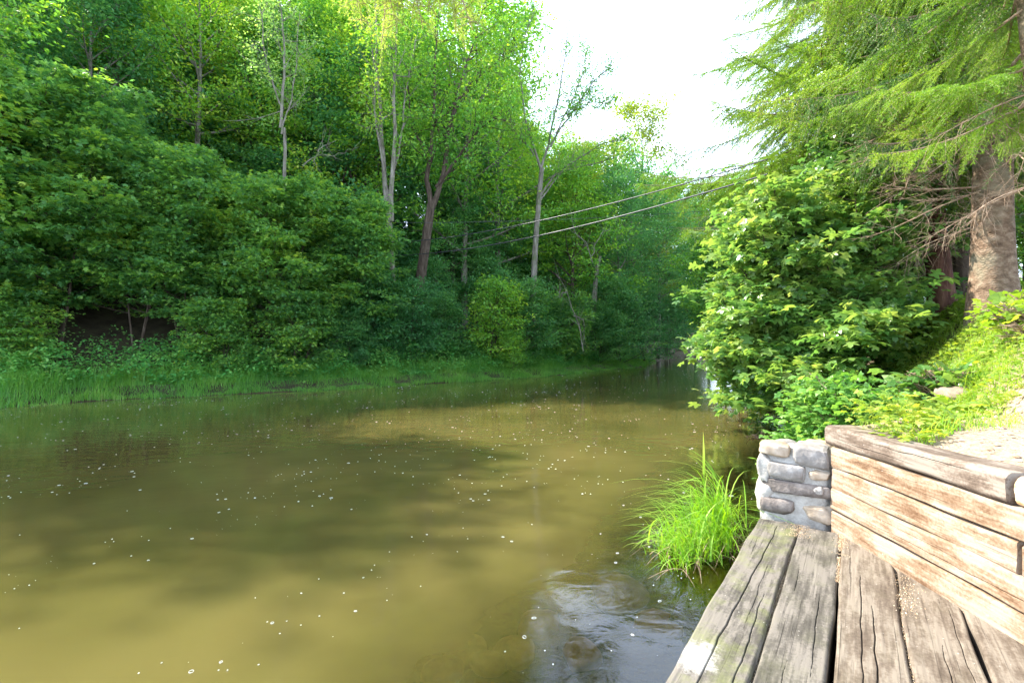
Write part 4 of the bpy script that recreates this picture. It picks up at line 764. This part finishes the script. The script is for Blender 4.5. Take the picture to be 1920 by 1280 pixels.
# short grey trunk and bare grey twigs
o = thing('dead_tree', (*pp(1118, 40), gz(*pp(1118, 40))), 'short broken grey trunk near the end of the left bank', 'dead tree'); mb = MB(); base = np.array(o.location)
P = np.array([at(1113, 580, 37.5), at(1116, 540, 37.5), at(1119, 500, 37.5), at(1126, 480, 37.5)]) - base; P = np.concatenate(([P[0] + (0, .3, -3)], P)); tube(mb, P, [.26, .22, .18, .16, .1], 8, cap=True)
mb.build('trunk', B['grey'], o, True)
def bare_twigs(px0, py0, Y, pts_list, lab, rd=.04):
    b = at(px0, py0, Y); o = thing('dead_branch', (b[0], b[1], b[2]), lab, 'dead branch', 'bare grey branches on the left bank'); mb = MB(); r = np.random.default_rng(int(px0))
    for pts in pts_list:
        P = np.array([at(px, py, Y + i * .15) for i, (px, py) in enumerate(pts)]) - b; s = np.linspace(0, len(P) - 1, 12); P = np.stack([np.interp(s, np.arange(len(P)), P[:, k]) for k in range(3)], -1) + r.normal(size=(12, 3)) * .04
        tube(mb, P, np.linspace(rd, rd * .25, 12), 5)
        for q in range(8):
            j = 2 + int(r.random() * 9); d = nrm(r.normal(size=3) + (P[j] - P[j - 1]) * 3); sp = limb_path(P[j], d, .5 + .8 * r.random(), .05, r, 4, .1); tube(mb, sp, np.linspace(rd * .35, .005, 4), 3)
    mb.build('twigs', B['grey'], o, True)
bare_twigs(1085, 650, 30, [[(1092, 655), (1088, 615), (1070, 570), (1062, 545), (1040, 510)], [(1062, 545), (1048, 560), (1052, 530)], [(1075, 590), (1095, 600), (1093, 640)]], 'crooked bare grey branch leaning out over the middle bank')
bare_twigs(560, 300, 23, [[(565, 310), (600, 292), (640, 288), (668, 275)], [(590, 300), (600, 275), (630, 262)]], 'bare pale branch sticking out right of the slender pale stem', .03)
bare_twigs(1085, 440, 34, [[(1110, 490), (1100, 455), (1080, 440), (1070, 410)], [(1110, 480), (1125, 440), (1150, 425)]], 'bare twigs around the top of the short grey trunk', .035)

# ------------------------------------------------------------ right bank: sycamore over the water
syc = thing('sycamore_bush', (6.35, 10.8, gz(6.35, 10.8)), 'big sunlit sycamore bush with lobed leaves overhanging the river on the right', 'bush')
tb, cb_ = broadleaf(201, 4.6, .02, 2.1, 17, 16500, MAPLE, .15, .07, stems=5, sub=6, spray=.26, flat=.3, tilt=.42, top=.35, bare=.3)
for k in range(16):   # low boughs that droop to the water
    a = math.pi + R(-95 + 190 * ((k + .5) / 16)); r = np.random.default_rng(300 + k); d = np.array((math.cos(a), math.sin(a) * .9, .12)); ln = 1.6 + .8 * r.random(); p0 = np.array((0, 0, .5 + 2.0 * r.random()))
    lp = limb_path(p0, nrm(d), ln, -.22, r); tube(tb, lp, np.linspace(.03, .008, 7), 5); clump(cb_, MAPLE, lp[2:], 90, .25, .08, .17, r, tilt=.4)
    for q in range(5):
        aa = a + (1 if q % 2 else -1) * .7; sp = limb_path(lp[1 + q], nrm((math.cos(aa), math.sin(aa), -.1)), .6, -.1, r, 4); tube(tb, sp, np.linspace(.012, .005, 4), 4); clump(cb_, MAPLE, sp, 60, .22, .09, .17, r, tilt=.4)
tb.build('trunk', B['brown'], syc, True); cb_.build('crown', G['syc'], syc)
syt = thing('sycamore_tree', (7.6, 11.9, gz(7.6, 11.9)), 'taller sycamore whose bright leaves mingle with the spruce boughs above the bush', 'tree')
tb, cb_ = broadleaf(205, 7.6, .3, 2.5, 18, 9500, MAPLE, .15, .08, stems=2, sub=6, spray=.26, flat=.3, tilt=.42, top=.5, bare=.3); tb.build('trunk', B['brown'], syt, True); cb_.build('crown', G['syc'], syt)
def small_bush(name, x, y, lab, cat, seed, Ht, Rc, n, tpl, size, mat, stems=4, spray=.16, hang=0, flat=.5):
    o = thing(name, (x, y, gz(x, y)), lab, cat); tb, cb_ = broadleaf(seed, Ht, .02, Rc, 9, n, tpl, size, .02, stems=stems, sub=5, spray=spray, flat=flat, tilt=.5, top=.3, bare=.2); r = np.random.default_rng(seed)
    for k in range(hang):
        a = math.pi * (.72 + .75 * (k + .5) / hang); p0 = np.array((0, 0, Ht * (.3 + .5 * r.random()))); lp = limb_path(p0, nrm((math.cos(a), math.sin(a), .1)), Rc * (.9 + .5 * r.random()), -.75, r, 8); tube(tb, lp, np.linspace(.01, .003, 8), 4); clump(cb_, tpl, lp[1:], int(n / hang / 2), spray * .8, spray * .5, size, r)
    tb.build('stems', B['twig'], o, True); cb_.build('leaves', mat, o)
small_bush('hop_bush', 3.85, 5.95, 'pale green leafy vine bush hanging to the water right of the stone pier', 'bush', 211, 1.15, .58, 4200, HOP, .085, G['hop'], 5, .15, 12)
small_bush('hop_bush', 3.3, 4.95, 'small yellow green leafy bush just behind the stone pier', 'bush', 212, .5, .5, 2200, HOP, .05, G['cover'], 5, .09, 8)
small_bush('leafy_plant', 5.45, 6.5, 'blue green broad leaved plant beside the pale boulder', 'plant', 213, .3, .45, 380, HOP, .15, G['syc'], 5, .13, 0)
small_bush('leafy_plant', 6.1, 6.0, 'bright broad leaved plant right of the pale boulder', 'plant', 214, .22, .45, 300, HOP, .14, G['cover'], 5, .13, 0)
small_bush('leafy_plant', 4.9, 6.9, 'leafy plant between the vine bush and the broad leaved plant', 'plant', 215, .4, .5, 800, HOP, .09, G['hop'], 5, .12, 0)
small_bush('leafy_plant', 6.9, 6.6, 'broad leaved plant at the foot of the big spruce trunk', 'plant', 216, .2, .6, 420, HOP, .12, G['cover'], 5, .13, 0)
# sunny undergrowth behind the spruces
for (x, y, kd, sc, lab) in [(9.8, 13.8, 'bush3', .8, 'dark shaded shrub behind the sycamore beneath the spruces'), (12.5, 16.5, 'mid3', .5, 'sunlit yellow green shrub seen between the spruce trunks'),
                            (16.5, 17, 'mid3', .6, 'sunlit shrub right of the big spruce trunk'), (19.5, 19.5, 'gold', .35, 'small golden tree beyond the right photo edge trunk'), (10.8, 20, 'mid1', .7, 'green tree behind the sycamore on the right bank'),
                            (15, 21, 'gold', .4, 'golden young tree behind the dark leaning trunk'), (12, 27, 'mid1', .9, 'tree farther along the right bank'), (16, 36, 'mid2', 1.1, 'dark tree far along the right bank'), (21, 47, 'mid1', 1.1, 'far tree on the right bank at the river bend'), (23, 28, 'tall3', .7, 'tall tree well behind the spruces on the right'), (9.2, 12.1, 'bush3', .7, 'bright leafy shrub at the foot of the dark leaning trunk'), (11.2, 15.2, 'bush3', 1.0, 'bright shrub in the gap behind the dark leaning trunk'), (13.2, 17.2, 'mid3', .55, 'small pale tree in the gap between the spruce trunks'), (12.0, 12.0, 'bush3', .8, 'yellow green shrub just right of the big scarred trunk'), (13.6, 29, 'bush1', 1.5, 'shrub at the water edge far behind the sycamore'), (17.5, 42, 'mid1', .9, 'round tree at the far right waterside'), (27, 58, 'mid1', 1.2, 'tree past the far bend on the right side'), (34, 72, 'mid2', 1.3, 'last dark tree on the right side of the river')]:
    plant(kd, x, y, lab, 'tree' if kd[0] in 'mgt' else 'shrub', sc, None, 'broadleaf_tree' if kd[0] in 'mgt' else 'shrub')

# ------------------------------------------------------------ spruces
def needles(mb, P0, P1, n, ln, wd, r, mi=0):
    """n needles per twig segment: P0,P1 (M,3)"""
    M = len(P0); t = r.random((M, n, 1)); c = P0[:, None] + (P1 - P0)[:, None] * t; ax_ = nrm(P1 - P0)[:, None]
    q = r.normal(size=(M, n, 3)); q[..., 2] += .25; q -= (q * ax_).sum(-1, keepdims=True) * ax_; q = nrm(q); d = nrm(q * .85 + ax_ * .6)
    s = nrm(np.cross(d, r.normal(size=(M, n, 3)))) * wd * .5; l_ = ln * (.7 + .5 * r.random((M, n, 1)))
    v = np.stack((c - s, c + s, c + d * l_), 2).reshape(-1, 3); mb.add(v, np.arange(len(v)).reshape(-1, 3), mi)
def spruce_branch(seed, ln, mat, droop=.2, ndl=.022, wd=.0034, dens=230, hang=.35, bare=.12, step=.075):
    r = np.random.default_rng(seed); w_, nd = MB(), MB(); n = 12; s = np.linspace(0, 1, n); main = np.stack((s * ln, (np.sin(s * 3 + seed) * .05 + np.sin(s * 9 + seed) * .015) * ln, -droop * ln * np.sin(s * 2.2) * .5 + droop * .25 * ln * s ** 3), -1)
    tube(w_, main, np.linspace(.008 * ln + .006, .003, n), 5); A, Bp = [main[i_] for i_ in range(int(n * .75), n - 1)], [main[i_ + 1] for i_ in range(int(n * .75), n - 1)]
    u = bare
    while u < .97:
        for sg in (-1, 1):
            j = min(int(u * (n - 1)), n - 2); b0 = main[j] + (main[j + 1] - main[j]) * (u * (n - 1) - j); l1 = (.22 + .34 * ln * (1 - u) * min(1, u * 3.5)) * (.4 + .95 * r.random()) * .85
            d = nrm((.62 + .28 * r.normal(), sg * .8 + .2 * r.normal(), -.05 - hang * r.random() + .22 * r.normal())); k = 5; sp = b0 + np.outer(np.linspace(0, 1, k) * l1, d); sp[:, 2] -= hang * l1 * np.linspace(0, 1, k) ** 2 * .8; tube(w_, sp, np.linspace(.004, .0015, k), 3)
            for a in range(k - 1): A.append(sp[a]); Bp.append(sp[a + 1])
            m_ = max(2, int(l1 / .055))
            for q in range(m_):
                v_ = (q + .6) / m_; j2 = min(int(v_ * (k - 1)), k - 2); c0 = sp[j2] + (sp[j2 + 1] - sp[j2]) * (v_ * (k - 1) - j2)
                for s2 in (-1, 1):
                    d2 = nrm(d * .7 + np.array((-sg * d[1] * s2 * 1.0 * sg, d[0] * s2 * .8, -hang * (.3 + .9 * r.random())))); l2 = (.05 + .1 * (1 - v_) * min(1, l1 * 2)) * (.7 + .6 * r.random()); A.append(c0); Bp.append(c0 + d2 * l2)
        u += step / ln * (.8 + .4 * r.random())
    A, Bp = np.array(A), np.array(Bp); le = np.linalg.norm(Bp - A, axis=1); reps = np.maximum(1, np.round(le / .05).astype(int)); A2 = np.repeat(A, reps, 0); B2 = np.repeat(Bp, reps, 0)
    f0 = np.concatenate([np.arange(k) / k for k in reps])[:, None]; f1 = np.concatenate([(np.arange(k) + 1) / k for k in reps])[:, None]; D = B2 - A2
    needles(nd, A2 + D * f0, A2 + D * f1, int(dens * .05), ndl, wd, r)
    mb = MB(); mb.v, mb.f, mb.n, mb.m = w_.v, w_.f, w_.n, w_.m
    off = mb.n
    for v, f in zip(nd.v, nd.f): mb.v.append(v); mb.f.append(f + off); mb.m.append(1); mb.n += len(v)
    return mb.mesh('branch', [B['twig'], mat])
SB = [spruce_branch(1, 3.2, G['needle'], hang=.45, step=.055, wd=.0075), spruce_branch(2, 3.2, G['needle'], .3, hang=.62, step=.055, wd=.0075), spruce_branch(3, 2.2, G['needle'], .22, hang=.5, step=.055, wd=.0075)]
SBd = [spruce_branch(4, 3.2, G['needle_shade'], .25, hang=.5, step=.065, dens=210, wd=.0075), spruce_branch(5, 2.2, G['needle_shade'], .2, hang=.6, step=.065, dens=210, wd=.0075)]
def dead_branch_mesh(seed, ln):
    r = np.random.default_rng(seed); mb = MB(); lp = limb_path(np.zeros(3), np.array((1., 0, -.12)), ln, -.1, r, 9, .05); tube(mb, lp, np.linspace(.016, .004, 9), 5)
    for q in range(18):
        j = 1 + int(r.random() * 7); d = nrm((.6, r.normal(), r.normal() * .6 - .2)); sp = limb_path(lp[j], d, .25 + .5 * r.random(), -.2, r, 5, .12); tube(mb, sp, np.linspace(.005, .0015, 5), 3)
        for w_ in range(3): s3 = limb_path(sp[1 + w_], nrm(d + r.normal(size=3) * .7), .12 + .15 * r.random(), -.1, r, 3); tube(mb, s3, np.linspace(.002, .001, 3), 3)
    return mb.mesh('bare_branch', B['twig'], True)
DB = [dead_branch_mesh(7, 2.0), dead_branch_mesh(8, 1.5)]
def spruce(x, y, lab, Ht, rad, z0, Lmax, bark, seed, nb=90, dark=.0, lean=(0, 0), dead=(), dz=0, taper=.8, ztop=None, prefer=None, name='spruce_tree'):
    o = thing(name, (x, y, gz(x, y) + dz), lab, 'spruce'); tb = MB(); n = 30; s = np.linspace(0, 1, n) ** 1.3; T = np.c_[lean[0] * s + .03 * np.sin(s * 9), lean[1] * s, s * Ht]; T[0, 2] = -.4; r = np.random.default_rng(seed)
    rr = rad * (1 - s) ** taper * (1 + .38 * np.exp(-s * Ht * 1.8)) + .01; tube(tb, T, rr, 28); V = tb.v[-1].reshape(n, 28, 3)   # buttress flare and knobbles
    th = np.arange(28) * 2 * math.pi / 28; k_ = 1 + .09 * np.sin(th * 3 + seed) * np.exp(-s * Ht * 1.2)[:, None] + .03 * np.sin(th * 5 + s[:, None] * 40); cxy = T[:, None, :2]; V[..., :2] = cxy + (V[..., :2] - cxy) * k_[..., None]; tb.v[-1] = V.reshape(-1, 3).astype(np.float32)
    tb.build('trunk', B[bark], o, True); ztop = ztop or Ht * .93
    for i in range(nb):
        q_ = (i + r.random()) / nb; zlo = min(10.5, ztop * .6); zz = z0 + (zlo - z0) * q_ / .76 if q_ < .76 else zlo + (ztop - zlo) * (q_ - .76) / .24; a = i * 2.39996 + r.normal() * .25 if prefer is None else prefer[0] + prefer[1] * (2 * r.random() - 1); ln = Lmax * (1 - (zz / Ht)) ** .65 * (.68 + .45 * r.random()) * min(1, .62 + .4 * (zz - z0) / 1.5)
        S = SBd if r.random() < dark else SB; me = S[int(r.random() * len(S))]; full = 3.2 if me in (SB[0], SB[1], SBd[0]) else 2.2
        b = link('branch', me, o); f = np.interp(zz / Ht, s, np.arange(n)); j = int(f); b.location = [float(q) for q in (T[j] + (T[min(j + 1, n - 1)] - T[j]) * (f - j))]
        b.rotation_euler = (r.normal() * .2, R(6 + 14 * r.random() - 22 * (zz / Ht)), a); k = ln / full; b.scale = (k, k * (.75 + .5 * r.random()), k * (.7 + .6 * r.random()))
    for i, (zz, a, sc) in enumerate(dead):
        b = link('bare_branch', DB[i % 2], o); f = np.interp(zz / Ht, s, np.arange(n)); j = int(f); b.location = [float(q) for q in T[j]]; b.rotation_euler = (i * 1.1, R(12 + 8 * (i % 3)), a); b.scale = (sc,) * 3
    return o
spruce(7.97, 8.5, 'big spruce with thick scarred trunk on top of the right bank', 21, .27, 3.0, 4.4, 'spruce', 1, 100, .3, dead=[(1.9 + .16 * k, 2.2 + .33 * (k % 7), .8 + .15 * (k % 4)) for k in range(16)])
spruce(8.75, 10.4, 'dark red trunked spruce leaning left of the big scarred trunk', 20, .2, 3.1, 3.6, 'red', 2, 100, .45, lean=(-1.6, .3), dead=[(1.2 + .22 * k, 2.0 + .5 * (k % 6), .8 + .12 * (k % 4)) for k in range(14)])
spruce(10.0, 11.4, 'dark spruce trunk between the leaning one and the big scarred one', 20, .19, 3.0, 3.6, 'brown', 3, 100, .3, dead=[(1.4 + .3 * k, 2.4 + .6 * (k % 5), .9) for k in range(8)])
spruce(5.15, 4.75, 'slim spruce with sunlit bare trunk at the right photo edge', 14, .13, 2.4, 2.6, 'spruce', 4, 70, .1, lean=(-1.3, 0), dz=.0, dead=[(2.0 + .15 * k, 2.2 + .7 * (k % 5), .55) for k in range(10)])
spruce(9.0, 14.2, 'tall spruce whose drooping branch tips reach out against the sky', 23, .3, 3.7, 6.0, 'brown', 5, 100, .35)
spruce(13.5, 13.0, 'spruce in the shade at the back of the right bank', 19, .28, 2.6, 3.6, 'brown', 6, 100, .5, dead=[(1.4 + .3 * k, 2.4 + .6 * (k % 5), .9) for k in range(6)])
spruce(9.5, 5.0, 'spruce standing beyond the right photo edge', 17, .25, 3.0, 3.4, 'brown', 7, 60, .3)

# hanging bough near the top of the photo, grown from the slim spruce's side over the deck
hg = thing('conifer_bough', (5.0, 4.75, 5.4), 'yellow green conifer bough hanging into the top of the photo', 'bough'); r = np.random.default_rng(4)
tb = MB(); mp_ = np.array([(5.0, 4.75, 5.6), (3.4, 4.3, 5.9), (1.6, 3.7, 5.6), (.3, 3.3, 4.9), (-.5, 3.15, 4.55), (-.9, 3.1, 4.3)]) - np.array((5.0, 4.75, 5.4)); tube(tb, mp_, [.05, .04, .03, .02, .012, .006], 6); tb.build('limb', B['twig'], hg, True)
HB = [spruce_branch(14, .9, G['needle_gold'], .1, hang=.2, step=.06, dens=240, ndl=.026, bare=.05)]
for k in range(12):
    x = -.98 + .64 * (k + .5) / 12; b = link('hanging_twig', HB[0], hg); z_ = 4.22 + .1 * r.random(); b.location = (x - 5.0, 3.05 + .3 * r.random() - 4.75, z_ - 5.4 + .1); sc = .38 + .36 * r.random(); b.scale = (sc,) * 3; b.rotation_euler = (r.random() * 6, R(78 + 12 * r.random()), r.random() * 6.28)

# ------------------------------------------------------------ cables over the river
m, nt, out = newmat('cable_sheath'); p = N(nt, 'BsdfPrincipled'); p.inputs['Base Color'].default_value = (.03, .033, .04, 1); p.inputs['Roughness'].default_value = .45; L(nt, p.outputs[0], out.inputs[0]); CB = m
for (a, b_, sag, rd, lab) in [(at(1440, 298, 12.5), at(690, 455, 30), .55, .017, 'upper of the two thick sagging cables over the river'), (at(1440, 326, 12.2), at(690, 478, 30), .6, .02, 'lower of the two thick sagging cables over the river'),
                        (at(1420, 388, 22), at(640, 416, 26), .25, .01, 'thin nearly level cable low across the trees')]:
    s = np.linspace(0, 1, 40); P = a + np.outer(s, b_ - a); P[:, 2] -= sag * 4 * s * (1 - s); o = thing('overhead_cable', a, lab, 'cable', 'cables spanning the river'); mb = MB(); tube(mb, P - a, rd, 6)
    mb.build('cable', CB, o, True)

# ------------------------------------------------------------ snag in the water
sx_, sy_, _ = at(1427, 818, 1); Ys = 960 * H / (820 - 645); o = thing('driftwood', ((1427 - 960) / 960 * Ys, Ys, 0), 'dark twiggy driftwood snagged in the water above the stone pier', 'driftwood'); mb = MB(); r = np.random.default_rng(2)
for q in range(16):
    d = nrm((r.normal(), r.normal() * .6, .25 * abs(r.normal()))); sp = limb_path(np.array((r.normal() * .1, r.normal() * .05, 0)), d, .12 + .15 * r.random(), .1, r, 5, .1); tube(mb, sp, np.linspace(.009, .003, 5), 5)
tube(mb, np.array([(0, 0, -.1), (.02, 0, .05), (.0, 0, .1), (.05, 0, .16)]), [.02, .018, .012, .006], 6); mb.build('twigs', B['brown'], o, True)
import collections
same_ = collections.defaultdict(list)
for o in list(bpy.data.objects):
    if not o.parent and o.get('label'): same_[o['label']].append(o)
for lab, os_ in same_.items():
    if len(os_) > 1:
        os_.sort(key=lambda q: q.location[0] / max(1, q.location[1])); k = len(os_)
        names = {2: ['left', 'right'], 3: ['left', 'middle', 'right']}.get(k) or ['leftmost'] + ['second', 'third', 'fourth', 'fifth', 'sixth'][:k - 2] + ['rightmost']
        for o, w_ in zip(os_, names): o['label'] = w_ + ' ' + lab
print('objects', len(bpy.data.objects), 'script done')
